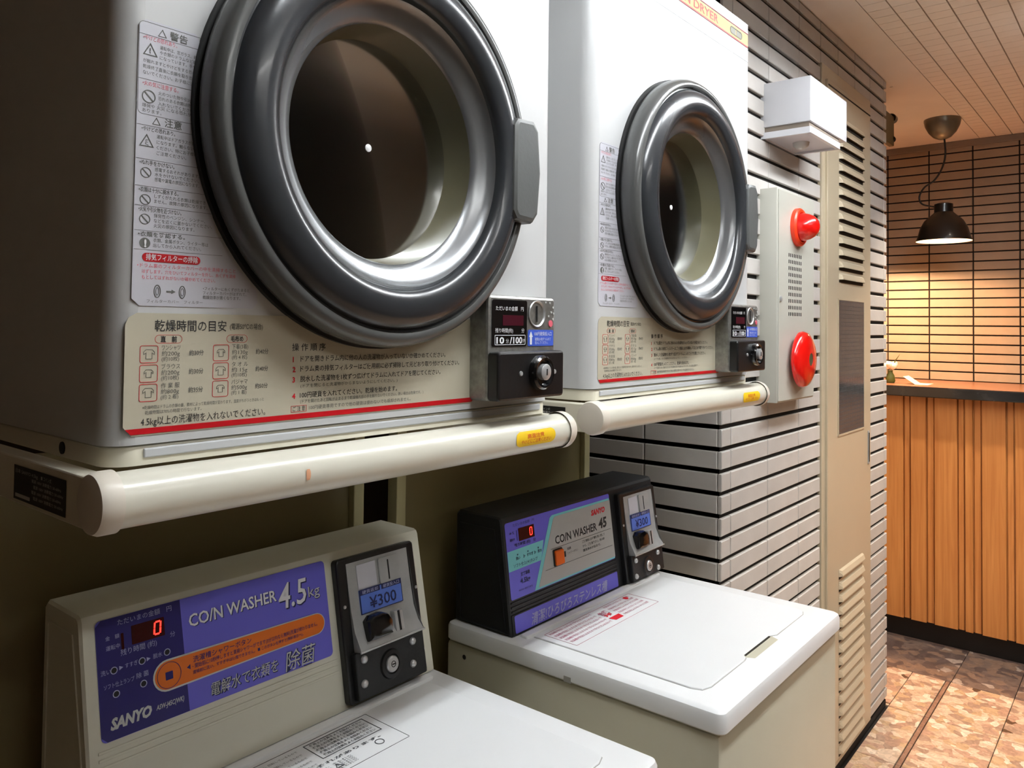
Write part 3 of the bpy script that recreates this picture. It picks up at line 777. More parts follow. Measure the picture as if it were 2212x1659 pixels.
# ================================================================== WASHERS
def washer_body(t):
    Wd, Dp, zt = .535, .545, .856
    obj('cabinet', bx(.004, Wd-.004, .008, Dp, .03, .8215, bev=.008), 'washer_body', t, smooth=.5)
    for x in (.03, Wd-.07):
        for y in (.04, Dp-.08): obj('foot', bx(x, x+.04, y, y+.04, 0, .031), 'rubber', t)
    PZ = Plane((0, 0, .8235), (1, 0, 0), (0, 1, 0))
    bm = nb()
    outer = rrect(0, Wd, 0, Dp, .014, 5)
    rings = [(inset(outer, .003), 0), (outer, .003), (outer, .024), (inset(outer, .0025), .0295), (inset(outer, .008), .0325)]
    vs = [[bm.verts.new(PZ.p(a, b, n)) for a, b in pg] for pg, n in rings]; k = len(outer)
    for A, B in zip(vs, vs[1:]):
        for i in range(k): bm.faces.new((A[i], A[(i+1) % k], B[(i+1) % k], B[i]))
    bm.faces.new(vs[-1]); bm.faces.new(list(reversed(vs[0])))
    top = obj('top_cover', bm, 'washer_top', t, smooth=.6)
    # lid with a finger notch on its front edge
    lid = [(.07, .052), (.195, .052), (.205, .054), (.212, .060), (.322, .060), (.329, .056), (.338, .052), (.470, .052), (.484, .057), (.490, .070), (.490, .372), (.046, .372), (.046, .074), (.052, .058)]
    PL = Plane((0, 0, .856), (1, 0, 0), (0, 1, 0))
    obj('lid', prism(nb(), lid, PL, -.004, .0022, .0012), 'washer_top', t, smooth=.3)
    obj('lid_seam', frame(nb(), inset(lid, -.0012), .0024, PL, -.002, .0003), 'seam_grey', t)
    n = nb(); flat(n, [(.216, .0425), (.318, .0425), (.3265, .0585), (.2075, .0585)], PL, .0003)
    obj('finger_recess', n, 'washer_body', t)
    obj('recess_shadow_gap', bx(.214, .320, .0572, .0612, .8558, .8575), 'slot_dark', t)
    bm = nb(); prism(bm, rrect(.03, .505, .376, .392, .004), PL, -.002, .0045, .002)
    obj('hinge_strip', bm, 'washer_top', top, smooth=.4)
    # side details (left side)
    obj('side_clip', bx(-.0008, .003, .262, .276, .8238, .8330), 'seam_grey', top)
    obj('side_screw', lathe(nb(), [(.0045, 0), (.0035, .001), (0, .001)], (.004, .50, .800), (-1, 0, 0), 12), 'rubber', t)
    return PL
def console_shell(t, x0, x1, yb, zb, yt, zt, ybk, m):
    bm = nb(); P_ = Plane((x0, 0, 0), (0, 1, 0), (0, 0, 1))
    prof = [(yb, zb), (ybk, zb), (ybk, zt-.008), (ybk-.008, zt), (yt+.007, zt), (yt+.002, zt-.002), (yt-.001, zt-.007)]
    prof = list(reversed(prof))
    prof2 = prof[::-1]
    w_ = x1-x0
    rings = [(inset(prof2, .003), 0), (prof2, .003), (prof2, w_-.003), (inset(prof2, .003), w_)]
    vs = [[bm.verts.new(P_.p(a, b, n)) for a, b in pg] for pg, n in rings]; k = len(prof2)
    for A, B in zip(vs, vs[1:]):
        for i in range(k): bm.faces.new((A[i], A[(i+1) % k], B[(i+1) % k], B[i]))
    bm.faces.new(vs[-1]); bm.faces.new(list(reversed(vs[0])))
    o = obj('console', bm, m, t, smooth=.4)
    # shallow raised frame on the left end
    PE = Plane((x0, 0, 0), (0, -1, 0), (0, 0, 1))
    f_ = nb(); frame(f_, [(-ybk+.012, zb+.004), (-yb-.012, zb+.004), (-yt-.014, zt-.022), (-ybk+.012, zt-.022)], .0025, PE, -.001, .0015)
    obj('end_frame', f_, m, o)
    d = Vector((0, yt-yb, zt-zb))
    return o, Plane((x0, yb, zb), (1, 0, 0), d)
def coin_unit(con, P, ds, dt, tb):
    """coin mechanism on the console face; P plane, offsets"""
    q = lambda a, b: (a+ds, b+dt)
    A = lambda lst: [q(*x) for x in lst]
    fr_o = rrect(.343+ds, .494+ds, tb, .204+dt, .006)
    b_ = nb(); prism(b_, fr_o, P, 0, .012, .003)
    fr = obj('coin_unit', b_, 'black_plastic', con, smooth=.4)
    # steel face, hollowed towards the lip
    b_ = nb()
    prof = [(.196, .0125), (.150, .0130), (.110, .0145), (.088, .020), (.0765, .027), (.0735, .028)]
    L_ = []; R_ = []
    for b, n in prof:
        wd = max(0, .10-b)*.10
        L_.append(b_.verts.new(P.p(.3595+ds-wd*.3, b+dt, n))); R_.append(b_.verts.new(P.p(.4785+ds+wd, b+dt, n)))
    for i in range(len(prof)-1): b_.faces.new((L_[i], R_[i], R_[i+1], L_[i+1]))
    fc = obj('steel_face', b_, 'steel', con, smooth=1.2)
    b_ = nb()
    # side cheeks and lip
    for sgn, a in ((-1, .3590), (1, .4815)):
        vs = [b_.verts.new(P.p(a+ds, b+dt, n)) for b, n in [(.196, .012), (.110, .012), (.0735, .012), (.0735, .028), (.0765, .0275), (.10, .018), (.13, .0145)]]
        b_.faces.new(vs if sgn > 0 else vs[::-1])
    obj('cheeks', b_, 'steel', con)
    b_ = nb(); tube(b_, [P.p(.358+ds, .0735+dt, .028), P.p(.483+ds, .0735+dt, .028)], .0016, 8)
    obj('steel_lip', b_, 'chrome', con, smooth=.8)
    b_ = nb(); prism(b_, rrect(.352+ds, .484+ds, tb+.004, .0735+dt, .003), P, .010, .022, .002)
    lp = obj('lock_plate', b_, 'black_console', con, smooth=.4)
    f_ = nb(); prism(f_, [(.377+ds, .155+dt), (.413+ds, .1555+dt), (.413+ds, .1905+dt), (.377+ds, .190+dt)], P, .0120, .0136)
    obj('blank_sticker', f_, 'sticker_white', con)
    f_ = nb(); prism(f_, rrect(.418+ds, .458+ds, .154+dt, .1915+dt, .003), P, .0120, .0155, .001)
    sp = obj('slot_plate', f_, 'steel', con, smooth=.4)
    f_ = nb(); prism(f_, rrect(.4345+ds, .4368+ds, .158+dt, .187+dt, .0008), P, .0155, .0160)
    obj('coin_slot', f_, 'rubber', con)
    f_ = nb(); prism(f_, [(.3765+ds, .1205+dt), (.4575+ds, .1205+dt), (.4575+ds, .1545+dt), (.3765+ds, .1545+dt)], P, .0135, .0155)
    pl_ = obj('price_label', f_, 'price_blue', con)
    f_ = nb(); frame(f_, [(.3765+ds, .1205+dt), (.4575+ds, .1205+dt), (.4575+ds, .1545+dt), (.3765+ds, .1545+dt)], .0009, P, .0150, .0158)
    flat(f_, [(.3775+ds, .1470+dt), (.4150+ds, .1470+dt), (.4150+ds, .1540+dt), (.3775+ds, .1540+dt)], P, .0158)
    flat(f_, [(.4180+ds, .1470+dt), (.4565+ds, .1470+dt), (.4565+ds, .1540+dt), (.4180+ds, .1540+dt)], P, .0158)
    text(f_, '¥300', P, .3930+ds, .1255+dt, .0165, .052, n=.0159, bold=.008)
    obj('price_figures', f_, 'price_ink', con)
    f_ = nb(); text(f_, '硬貨返却', P, .381+ds, .1486+dt, .0042, .030, n=.0162); text(f_, '硬貨投入口', P, .421+ds, .1486+dt, .0042, .032, n=.0162)
    obj('price_caption', f_, 'lavender_ink', con)
    # return cup
    b_ = nb(); c = P.p(.3985+ds, .094+dt, .016)
    poly = [(.3760+ds, .084+dt), (.4210+ds, .084+dt), (.4215+ds, .104+dt), (.415+ds, .114+dt), (.404+ds, .1185+dt), (.386+ds, .1175+dt), (.3775+ds, .111+dt)]
    prism(b_, poly, P, .012, .032, .006); obj('return_cup', b_, 'black_gloss', con, smooth=.5)
    b_ = nb(); prism(b_, [(.4315+ds, .082+dt), (.4480+ds, .081+dt), (.4470+ds, .112+dt), (.4300+ds, .112+dt)], P, .012, .024, .002)
    obj('chute', b_, 'chrome', con)
    b_ = nb(); prism(b_, [(.4375+ds, .083+dt), (.4412+ds, .083+dt), (.4400+ds, .1115+dt), (.4360+ds, .1115+dt)], P, .0238, .0246)
    obj('chute_slot', b_, 'rubber', con)
    lc = P.p(.4149+ds, .0418+dt, .022)
    b_ = nb(); lathe(b_, [(.021, 0), (.0195, .003), (.014, .0035), (.0125, .001), (0, .001)], lc, P.n, 32); obj('lock_ring', b_, 'black_plastic', con, smooth=.6)
    b_ = nb(); lathe(b_, [(.0112, 0), (.0112, .004), (.0095, .0055), (0, .0055)], lc, P.n, 24); obj('lock_core', b_, 'chrome', con, smooth=.6)
    b_ = nb(); frame(b_, circ(.4149+ds, .0418+dt, .0045, 16), .0010, P, .0272, .0278); prism(b_, [(.4125+ds, .0410+dt), (.4185+ds, .0410+dt), (.4185+ds, .0426+dt), (.4125+ds, .0426+dt)], P, .0272, .0280)
    obj('keyhole', b_, 'rubber', con)
    for a, b in ((.3667, .0625), (.4603, .0605), (.4565, .0290), (.3632, .0305)):
        b_ = nb(); lathe(b_, [(.0058, 0), (.0052, .0025), (.003, .0042), (0, .0046)], P.p(a+ds, b+dt, .022), P.n, 14); obj('screw', b_, 'chrome', con, smooth=.8)
    for a, b in ((.3505, .138), (.4895, .133), (.4895, .040)):
        b_ = nb(); lathe(b_, [(.0026, 0), (.0022, .0012), (0, .0016)], P.p(a+ds, b+dt, .012), P.n, 10); obj('screw', b_, 'chrome', con, smooth=.8)

def seven_seg(bm, P, a, b, w_, h_, n, sl=.12):
    th = w_*.2; hh = h_/2
    def seg(p0, p1):
        pts = [(p0[0], p0[1]), (p1[0], p0[1]), (p1[0], p1[1]), (p0[0], p1[1])]
        flat(bm, [(a+x+y*sl, b+y) for x, y in pts], P, n)
    seg((th, 0), (w_-th, th)); seg((th, h_-th), (w_-th, h_))
    for x in (0, w_-th):
        seg((x, th*.7), (x+th, hh-th*.2)); seg((x, hh+th*.2), (x+th, h_-th*.7))

# nearer washer, cream console
w1 = thing('washing_machine', 'foreground washer with cream console and violet 4.5 kg panel, cut by the frame', 'washer', (.372, .490, 0), 0, 'coin washers')
PL = washer_body(w1)
con, P = console_shell(w1, .008, .528, .397, .8575, .440, 1.0705, .535, 'cream_console')
k = nb(); flat(k, rrect(.016, .331, .078, .208, .006), P, .0006); pn = obj('brand_panel', k, 'violet', con)
k = nb(); flat(k, [(.0225, .0783), (.1180, .0783), (.1155, .2077), (.0225, .2077), (.0163, .2017), (.0163, .0843)], P, .0009); obj('dark_field', k, 'navy', pn)
k = nb()
text(k, 'CO/N WASHER', P, .1262, .1722, .0150, .124, n=.0011, bold=.02); text(k, '4.5', P, .2532, .1587, .0340, .046, n=.0011, bold=.02, shear=.15)
text(k, '電解水で衣類を', P, .1475, 0.0855, .0125, .096, n=.0011, bold=.03, shear=.2); text(k, '除菌', P, .2535, 0.0810, .0195, .050, n=.0011, bold=.03, shear=.2); text(k, 'kg', P, .3003, .1640, .0145, .0190, n=.0011, bold=.02)
obj('lettering_shadow', k, 'price_ink', pn)
k = nb()
text(k, 'CO/N WASHER', P, .1249, .1730, .0150, .124, n=.0014, bold=.016); text(k, '4.5', P, .2515, .1600, .0340, .046, n=.0014, bold=.008, shear=.15)
obj('white_lettering', k, 'white_ink', pn)
k = nb(); text(k, '電解水で衣類を', P, .1465, 0.0862, .0125, .096, n=.0014, shear=.2); text(k, '除菌', P, .2525, 0.0817, .0195, .050, n=.0014, shear=.2); text(k, 'kg', P, .2995, .1648, .0145, .0190, n=.0014)
text(k, 'SANYO', P, .0260, .0895, .0118, .047, n=.0013, bold=.05, shear=.25); text(k, 'ASW-J45C(WK)', P, .0780, .0925, .0055, .034, n=.0013, bold=.02, shear=.25)
obj('silver_lettering', k, 'silver_ink', pn)
def pill(a0, r0, a1, r1, b):
    pts = []
    for i in range(13): t_ = math.radians(-90+180*i/12); pts.append((a1+r1*math.cos(t_), b+r1*math.sin(t_)))
    for i in range(13): t_ = math.radians(90+180*i/12); pts.append((a0+r0*math.cos(t_), b+r0*math.sin(t_)))
    return pts
k = nb(); flat(k, pill(.0945, .0178, .3080, .0142, .1265), P, .0012); obj('pill_outline', k, 'silver_ink', pn)
k = nb(); flat(k, pill(.0945, .0158, .3080, .0130, .1265), P, .0014); pl_ = obj('orange_pill', k, 'pill_orange', pn)
k = nb(); frame(k, circ(.0960, .1262, .0148, 32), .0006, P, .0013, .0017); flat(k, rrect(.0915, .1005, .1212, .1302, .0008), P, .0017); flat(k, [(.118, .1275), (.1225, .1305), (.1225, .1245)], P, .0017)
text(k, '洗濯槽シャワーボタン', P, .1265, .1315, .0058, .080, n=.0017, bold=.006)
text(k, '・開始前に10秒押しますと清掃シャワーがでます(3分以内なら無料)洗濯が終わりません。', P, .1250, .1245, .0044, .184, n=.0017, bold=.006); text(k, '清掃前に洗い、すすぎ中は使用できません。 ■ このボタンを押すと(無料表示へ)。', P, .1250, .1180, .0036, .160, n=.0017, bold=.006)
obj('dark_lettering', k, 'navy', pn)
k = nb()
text(k, 'ただいまの金額　円', P, .0405, .1985, .0052, .064, n=.0013); text(k, '金　額', P, .0262, .1850, .0038, .0155, n=.0013); text(k, '運転中', P, .0262, .1740, .0042, .0155, n=.0013)
text(k, '残り時間 (約)', P, .0420, .1645, .0056, .042, n=.0013); text(k, '分', P, .1005, .1685, .0050, n=.0013)
text(k, '洗い', P, .0190, .1490, .0046, .0110, n=.0013); text(k, 'すすぎ', P, .0460, .1498, .0044, .0145, n=.0013); text(k, '脱水', P, .0785, .1502, .0044, .0110, n=.0013)
for a in (.0395, .0710): flat(k, [(a, .1495), (a+.0045, .1517), (a, .1540)], P, .0013)
text(k, 'ソフト仕上ランプ', P, .0215, .1335, .0044, .0340, n=.0013); text(k, '除 菌', P, .0580, .1345, .0048, .0140, n=.0013)
for a, b in ((.0335, .1510), (.0655, .1515), (.0955, .1525), (.0655, .1265), (.0345, .1255)): frame(k, circ(a, b, .0040, 18), .0009, P, .0010, .0016)
obj('panel_captions', k, 'lavender_ink', pn)
k = nb()
for a, b in ((.0335, .1510), (.0655, .1515), (.0955, .1525), (.0655, .1265), (.0345, .1255)): flat(k, circ(a, b, .0032, 16), P, .0013)
obj('indicator_lamps', k, 'rubber', pn)
k = nb(); flat(k, rrect(.0555, .0945, .1725, .1935, .001), P, .0013); flat(k, rrect(.0435, .0465, .1705, .1885, .0005), P, .0013); obj('display_window', k, 'led_window', pn)
k = nb(); seven_seg(k, P, .0805, .1755, .0090, .0155, .0017); obj('lit_digit', k, 'led_on', pn)
for b in (.068, .060, .052): obj('ridge', prism(nb(), [(.012, b), (.338, b), (.338, b+.003), (.012, b+.003)], P, 0, .0012, .0006), 'cream_console', con)
coin_unit(con, P, 0, 0, .005)
# printed notice on the lid
k = nb(); q = nb()
frame(k, rrect(.055, .360, .276, .366, .002), .0004, PL, .0020, .0027)
for i in range(6):
    text(k, '洗濯槽が完全に止まるまで手などを入れないでください。回転しているもので', PL, .075, .358-.0105*i-.004, .0034, .165, n=.0027)
for i in range(5): text(k, '必ず電源を切ってから、お手入れをしてください。水もれの', PL, .080, .2965-.0105*i*.35+.001, .0028, .20, n=.0027)
text(k, '警告　感電や火災のおそれがあります。', PL, .095, .3050, .0046, .24, n=.0027, bold=.02)
frame(k, [(.252, .318), (.348, .318), (.348, .360), (.252, .360)], .0008, PL, .0020, .0028)
for i in range(5): text(k, '使用上の注意をよくお読みください', PL, .258, .352-.0075*i, .0042, .084, n=.0028, bold=.02)
for a, b in ((.19, .300), (.325, .296), (.13, .286)): frame(k, circ(a, b, .0065, 18), .001, PL, .0020, .0028)
for a in (.255, .10): frame(k, [(a-.006, .287), (a+.006, .287), (a, .297)], .001, PL, .0020, .0028)
obj('lid_notice', k, 'ink_grey', w1)

# farther washer, black console
w2 = thing('washing_machine', 'whole white washer with black console, standing under the farther dryer', 'washer', (1.060, .475, 0), 0, 'coin washers')
PL2 = washer_body(w2)
con2, P2 = console_shell(w2, .015, .550, .399, .8575, .427, 1.0600, .535, 'black_console')
k = nb(); flat(k, rrect(.008, .352, .060, .193, .004), P2, .0006); pn2 = obj('brand_panel', k, 'violet_print', con2)
k = nb(); flat(k, [(.0085, .1085), (.1030, .1100), (.1150, .1445), (.0085, .1430)], P2, .0009)
flat(k, [(.0760, .0610), (.3500, .0610), (.3500, .1840), (.1480, .1840), (.1400, .1800)], P2, .0010)
obj('cyan_field', k, 'cyan_print', pn2)
k = nb(); flat(k, [(.0880, .0640), (.3515, .0640), (.3515, .1800), (.1560, .1800), (.1500, .1760)], P2, .0013); gf = obj('grey_field', k, 'panel_grey', pn2)
k = nb()
text(k, 'CO/N WASHER', P2, .1500, .1290, .0155, .144, n=.0016, bold=.022); text(k, '45', P2, .3010, .1300, .0200, .031, n=.0016, bold=.035, shear=.12)
flat(k, [(.134, .1222), (.345, .1222), (.345, .1228), (.134, .1228)], P2, .0016); flat(k, [(.112, .0880), (.345, .0880), (.345, .0886), (.112, .0886)], P2, .0016)
text(k, '洗濯槽', P2, .1850, .1110, .0040, .013, n=.0016, bold=.01); text(k, 'シャワーボタン', P2, .1850, .1030, .0040, .036, n=.0016)
for i in range(3): text(k, ['ご使用前に必ず槽を洗い流して', 'から、ご使用下さい。約10秒', '間洗浄水が出ます。'][i], P2, .238, .1140-.0085*i, .0040, (.082, .080, .064)[i], n=.0016, bold=.01)
flat(k, rrect(.1710, .1800, .1000, .1105, .001), P2, .0016)
obj('dark_lettering', k, 'ink', pn2)
k = nb(); text(k, 'SANYO', P2, .2780, .1600, .0105, .052, n=.0016, bold=.05, shear=.25); obj('red_lettering', k, 'red_ink', pn2)
k = nb()
text(k, 'ただいまの金額　円', P2, .030, .1840, .0042, .062, n=.0012); text(k, '金 額', P2, .018, .1715, .0036, .014, n=.0012, bold=.02); text(k, '運転中', P2, .018, .1600, .0036, .014, n=.0012, bold=.02); flat(k, [(.0385, .158), (.0398, .158), (.0398, .176), (.0385, .176)], P2, .0012)
text(k, '残り時間 (約)　分', P2, .030, .1485, .0046, .062, n=.0012, bold=.02)
for a, s_ in ((.030, '洗い'), (.052, '▷'), (.062, 'すすぎ'), (.084, '▷'), (.0945, '脱水')): text(k, s_, P2, a, .1255, .0046, n=.0013, bold=.02)
for a in (.034, .064, .095): flat(k, [(a, .1350), (a+.0040, .1350), (a+.002, .1320)], P2, .0013)
text(k, 'ソフト仕上(＊)ランプ', P2, .022, .1135, .0050, .070, n=.0013, bold=.01)
text(k, '定格容量', P2, .040, .0960, .0050, .026, n=.0012, bold=.02); text(k, '4.5kg', P2, .0375, .0830, .0085, .0280, n=.0012, bold=.03); text(k, 'ASW-45C1(H)', P2, .030, .0710, .0030, .040, n=.0012)
obj('panel_captions', k, 'price_ink', pn2)
k = nb(); flat(k, rrect(.0440, .0900, .1560, .1785, .001), P2, .0012); obj('display_window', k, 'led_window', pn2)
k = nb(); seven_seg(k, P2, .0755, .1600, .0080, .0150, .0016, .05); obj('lit_digit', k, 'led_on', pn2)
k = nb(); prism(k, rrect(.1385, .1690, .0890, .1205, .003), P2, .001, .003, .001); bh = obj('button_frame', k, 'rubber', con2)
k = nb(); prism(k, rrect(.1420, .1680, .0905, .1180, .003), P2, .002, .0075, .002); obj('shower_button', k, 'button_orange', con2)
for b in (.054, .0465, .039): obj('ridge', prism(nb(), [(.006, b), (.352, b), (.352, b+.0030), (.006, b+.0030)], P2, 0, .0020, .001), 'black_console', con2)
k = nb(); prism(k, rrect(.004, .356, 0, .036, .002), P2, 0, .002, .001); obj('lower_strip', k, 'black_console', con2)
k = nb(); flat(k, rrect(.010, .350, .0035, .0335, .003), P2, .0026); ls = obj('slogan_panel', k, 'violet_print', con2)
k = nb(); text(k, '清潔!ひろびろステンレス槽', P2, .055, .0075, .0165, .255, n=.0030, bold=.012, shear=.25); obj('slogan_lettering', k, 'lavender_ink', ls)
coin_unit(con2, P2, .029, -.016, .001)
k = nb()
frame(k, rrect(.060, .345, .292, .362, .002), .0004, PL2, .0020, .0027)
for i in range(5):
    text(k, '洗濯槽が完全に止まるまで手などを入れないで', PL2, .066, .352-.0115*i, .0050, .130, n=.0027, bold=.015); text(k, '子供が中に入らないように注意', PL2, .240, .352-.0115*i, .0050, .090, n=.0027, bold=.015)
text(k, '危険', PL2, .205, .335, .011, .028, n=.0027, bold=.03)
obj('lid_notice', k, 'pink_soft', w2)
k = nb(); flat(k, [(.206, .304), (.232, .304), (.236, .318), (.202, .318)], PL2, .0028); text(k, '注意', PL2, .205, .324, .008, n=.0028, bold=.05); flat(k, circ(.318, .352, .006, 12), PL2, .0028)
obj('lid_marks', k, 'red_ink', w2)

# hoses in the dark beside the nearer washer
for i, zz in enumerate((1.0, .95)):
    hs = obj('inlet_hose', tube(nb(), catmull([(-.12, 1.15, zz+.06), (.12, 1.15, zz-.02), (.40, 1.15, zz-.17), (.62, 1.15, zz-.34), (.72, 1.15, zz-.6)], 8), .007, 8), 'hose_olive', smooth=1.0)
    tag(hs, ['upper dark olive hose sloping down behind the nearer washer', 'lower dark olive hose sloping down behind the nearer washer'][i], 'hose', 'washer hoses')

# ================================================================== WALL FITTINGS
# emergency light box
em = thing('emergency_light', 'white box-shaped emergency light high on the tiled wall, casting a pointed shadow', 'light', (1.995, YP, 1.898))
obj('housing', bx(0, .299, -.121, .012, .030, .146, bev=.003), 'white_plastic', em, smooth=.4)
obj('neck', bx(.006, .245, -.115, .010, .015, .0305), 'cornice_grey', em)
bm = nb(); PQ = Plane((0, 0, .0155), (1, 0, 0), (0, -1, 0))
frame(bm, rrect(0, .240, -.010, .121, .003), .010, PQ, -.001, .0155)
obj('lip_frame', bm, 'white_plastic', em)
obj('diffuser', bx(.009, .231, -.112, .001, .005, .012), 'sticker_white', em)
obj('lens', lathe(nb(), [(.022, 0), (.020, .010), (.012, .017), (0, .019)], (.12, -.055, .0055), (0, 0, -1), 24), 'silver_ink', em, smooth=.8)
# fire alarm cabinet
al = thing('fire_alarm_box', 'tall pale grey fire alarm cabinet with red beacon and red bell on the tiled wall', 'alarm', (1.971, YP, 1.213))
obj('case', bx(0, .273, -.045, .012, 0, .551, bev=.002), 'alarm_case', al, smooth=.4)
PA = Plane((0, -.045, 0), (1, 0, 0), (0, 0, 1))
obj('front_plate', prism(nb(), rrect(.004, .269, .004, .547, .002), PA, 0, .003, .001), 'alarm_case', al)
bc = (.135, -.048, .461)
bs = obj('beacon_base', lathe(nb(), [(.051, 0), (.051, .010), (.047, .014), (.040, .014), (.040, .008), (0, .008)], bc, (0, -1, 0), 40), 'alarm_orange', al, smooth=.6)
obj('beacon_dome', lathe(nb(), [(.038, .010), (.037, .020), (.0335, .034), (.027, .046), (.018, .054), (.009, .0575), (0, .0585)], bc, (0, -1, 0), 40), 'alarm_red', al, smooth=.9)
bl = (.135, -.048, .109)
obj('bell_dome', lathe(nb(), [(.030, 0), (.062, .004), (.074, .012), (.0745, .017), (.070, .026), (.055, .034), (.030, .038), (.017, .0385), (.0165, .034), (0, .034)], bl, (0, -1, 0), 48), 'alarm_red', al, smooth=.7)
obj('bell_hub', lathe(nb(), [(.0165, .0345), (.0165, .037), (0, .037)], bl, (0, -1, 0), 24), 'badge_olive', al)
bm = nb()
for i in range(10):
    for j in range(8): box(bm, .073+j*.0128, .0775+j*.0128, -.0486, -.047, .2235+i*.0172, .2330+i*.0172)
obj('speaker_holes', bm, 'rubber', al, kind='stuff')
obj('key_lock', lathe(nb(), [(.007, 0), (.007, .003), (.003, .004), (0, .004)], (.016, -.048, .266), (0, -1, 0), 16), 'steel', al, smooth=.6)
# bracket past the pier corner
br = thing('wall_bracket', 'small olive bracket with dark knobs sticking out past the pier corner near the ceiling', 'bracket', (XE, .812, 2.21))
obj('arm', bx(-.001, .165, -.010, .010, -.075, .045, bev=.004), 'bracket_olive', br)
obj('upper_knob', lathe(nb(), [(.018, 0), (.018, .030), (0, .032)], (.160, 0, .040), (1, 0, 0), 16), 'canopy_grey', br, smooth=.6)
obj('lower_knob', lathe(nb(), [(.013, 0), (.013, .022), (0, .024)], (.150, -.002, -.045), (1, 0, 0), 16), 'cord_black', br, smooth=.6)

# ================================================================== LOBBY COUNTER
ct = thing('reception_counter', 'reception counter clad in orange-brown vertical boards with dark stone top', 'counter', (3.93, 0, 0))
obj('countertop', bx(-.080, XF-3.93-.009, -1.35, 1.48, 1.108, 1.153, bev=.004), 'counter_stone', ct)
obj('reflected_glow_sheet', bx(-.072, XF-3.93-.012, -1.34, 1.475, 1.1531, 1.1541), 'painted_wall_glow', ct, label='thin sheet coloured as the orange wall glow reflected in the stone top')  # added sheet, its orange paints the wall glow mirrored by the stone
obj('plinth', bx(.05, .35, -1.3, 1.48, 0, .10), 'plinth_black', ct)
obj('carcass', bx(.014, .38, -1.3, 1.48, .098, 1.108), 'counter_wood', ct)
PCn = Plane((.012, 0, 0), (0, -1, 0), (0, 0, 1))
edges = [(-1.19, -1.02, 1), (-1.02, -.99, 0), (-.99, -.8968, 1), (-.8968, -.872, 0), (-.868, -.803, 1), (-.802, -.773, 0), (-.7718, -.679, 1), (-.679, -.655, 0), (-.652, -.620, 1), (-.618, -.590, 0), (-.588, -.4965, 1), (-.495, -.469, 0), (-.466, -.37, 1), (-.368, -.345, 0), (-.343, -.25, 1), (-.248, -.22, 0), (-.218, -.18, 1), (-.178, -.15, 0), (-.148, -.05, 1), (-.048, -.02, 0), (-.018, .08, 1), (.08, .11, 0), (.112, .2, 1)]
for a0, a1, hi in edges:
    slab('board', PCn, a0+.0015, a1-.0015, .098, 1.106, .018 if hi else .006, .0015, 'counter_wood', ct)
# things on the counter
fl = thing('flower_vase', 'cream flower in a small vase on the counter, half hidden by the pier', 'flower', (4.02, .975, 1.154))
obj('vase', lathe(nb(), [(.016, 0), (.022, .01), (.018, .035), (.010, .05), (.012, .06)], (0, 0, 0), (0, 0, 1), 20), 'leaf_green', fl, smooth=.8)
for i in range(6):
    an = i*PI/3; bm = nb(); lathe(bm, [(0, -.020), (.013, -.01), (.016, 0), (.012, .012), (0, .020)], (.016*math.cos(an), .016*math.sin(an), .080+.006*(i % 2)), (math.cos(an)*.7, math.sin(an)*.7, .6), 12)
    obj('petal', bm, 'cream_flower', fl, smooth=1.2)
bm = nb(); vs = [bm.verts.new(q) for q in ((0, 0, .06), (-.01, -.02, .105), (-.005, -.045, .14), (.006, -.025, .11))]; bm.faces.new(vs)
obj('leaf', bm, 'leaf_green', fl)
bm = nb(); box(bm, -.06, .06, -.055, .0, 0, .0015); vs = [bm.verts.new(q) for q in ((-.055, .0, .0015), (.055, .0, .0015), (.055, .05, .035), (-.055, .05, .035))]; bm.faces.new(vs)
lf = obj('leaflet', bm, 'paper'); lf.location = (4.03, .86, 1.1543); tag(lf, 'small folded paper leaflet lying beside the flower on the counter', 'leaflet')

# ================================================================== LAMPS
pd = thing('pendant_lamp', 'black dome pendant lamp hanging over the counter from a curled cord', 'lamp', (3.945, .738, CEIL))
obj('canopy', lathe(nb(), [(.075, 0), (.075, -.008), (.070, -.030), (.056, -.058), (.036, -.080), (.016, -.090), (0, -.092)], (0, 0, 0), (0, 0, 1), 40), 'canopy_grey', pd, smooth=.8)
def LP(u_, v_, X=3.945):
    d_ = _dir((u_-CX)/F, -(v_-CY)/F, 1); k_ = X/d_.x
    return Vector((0, d_.y*k_-.738, d_.z*k_+1.40-CEIL))
cord = catmull([LP(2040, 298), LP(2042, 335), LP(2034, 365), LP(2018, 390), LP(1997, 405), LP(1986, 425), LP(1992, 441), LP(2018, 447), LP(2036, 450)], 8)
obj('cord', tube(nb(), cord, .0038, 8), 'cord_black', pd, smooth=1.2)
zr = 1.805-CEIL
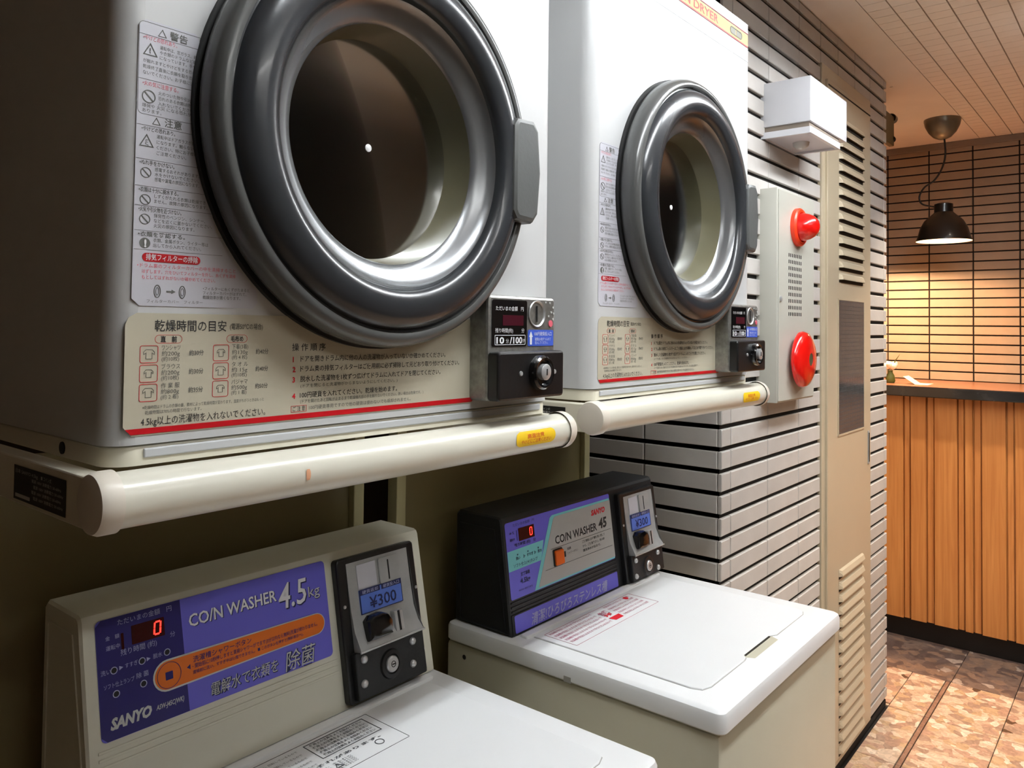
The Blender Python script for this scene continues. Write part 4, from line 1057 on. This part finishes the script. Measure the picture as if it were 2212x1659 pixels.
sh = nb(); lathe(sh, [(.022, .172), (.0375, .166), (.038, .130), (.050, .118), (.078, .092), (.096, .058), (.106, .018), (.112, .004), (.112, 0)], (0, -.004, zr), (0, 0, 1), 64)
shade = obj('shade', sh, 'shade_black', pd, smooth=.7)
sh = nb(); lathe(sh, [(.020, .158), (.046, .112), (.074, .088), (.092, .056), (.1025, .018), (.1095, .003), (.112, 0)], (0, -.004, zr), (0, 0, 1), 64)
obj('shade_lining', sh, 'shade_inner', shade, smooth=.7)
obj('bulb', lathe(nb(), [(.014, .11), (.026, .085), (.032, .062), (.028, .042), (.014, .030), (0, .028)], (0, -.004, zr), (0, 0, 1), 24), 'bulb_glow', pd, smooth=1.2)

pd2 = copy_tree(pd); pd2.location.y = 1.094
pd['group'] = pd2['group'] = 'counter pendants'
pd2['label'] = 'black dome pendant lamp over the counter, hidden behind the tiled pier'
for x, y_, hl, tm, w_ in ((.82, .10, .50, 'tube_glow_dim', 'nearer twin-tube ceiling fixture over the aisle in front of the dryers'), (2.0, .10, .63, 'tube_glow', 'farther twin-tube ceiling fixture over the aisle in front of the tiled pier'), (.85, -1.05, .63, 'tube_glow_wall', 'twin-tube ceiling fixture along the wall opposite the machines')):
    fx = thing('fluorescent_fixture', w_, 'light', (x, y_, CEIL), 0, 'aisle fixtures')
    obj('fixture_body', bx(-hl, hl, -.10, .10, -.045, 0, bev=.003), 'fixture_white', fx)
    for y in (-.10, .097): obj('reflector_side', bx(-hl, hl, y, y+.003, -.095, -.045), 'fixture_white', fx)
    for y in (-.035, .035): obj('tube', tube(nb(), [(-hl+.04, y, -.062), (hl-.04, y, -.062)], .0125, 16), tm, fx, smooth=1.0)
for x, y in ((3.40, .30), (2.75, -.45)):
    dn = thing('downlight', 'recessed warm ceiling downlight in the lobby' + (' nearer the counter' if x > 3.0 else ' farther from the counter'), 'light', (x, y, CEIL), 0, 'lobby downlights')
    obj('ring', lathe(nb(), [(.045, 0), (.060, 0), (.062, -.004), (.062, 0)], (0, 0, 0), (0, 0, 1), 32), 'fixture_white', dn, smooth=.6)

bpy.data.objects.remove(_fo); bpy.data.curves.remove(_fc)
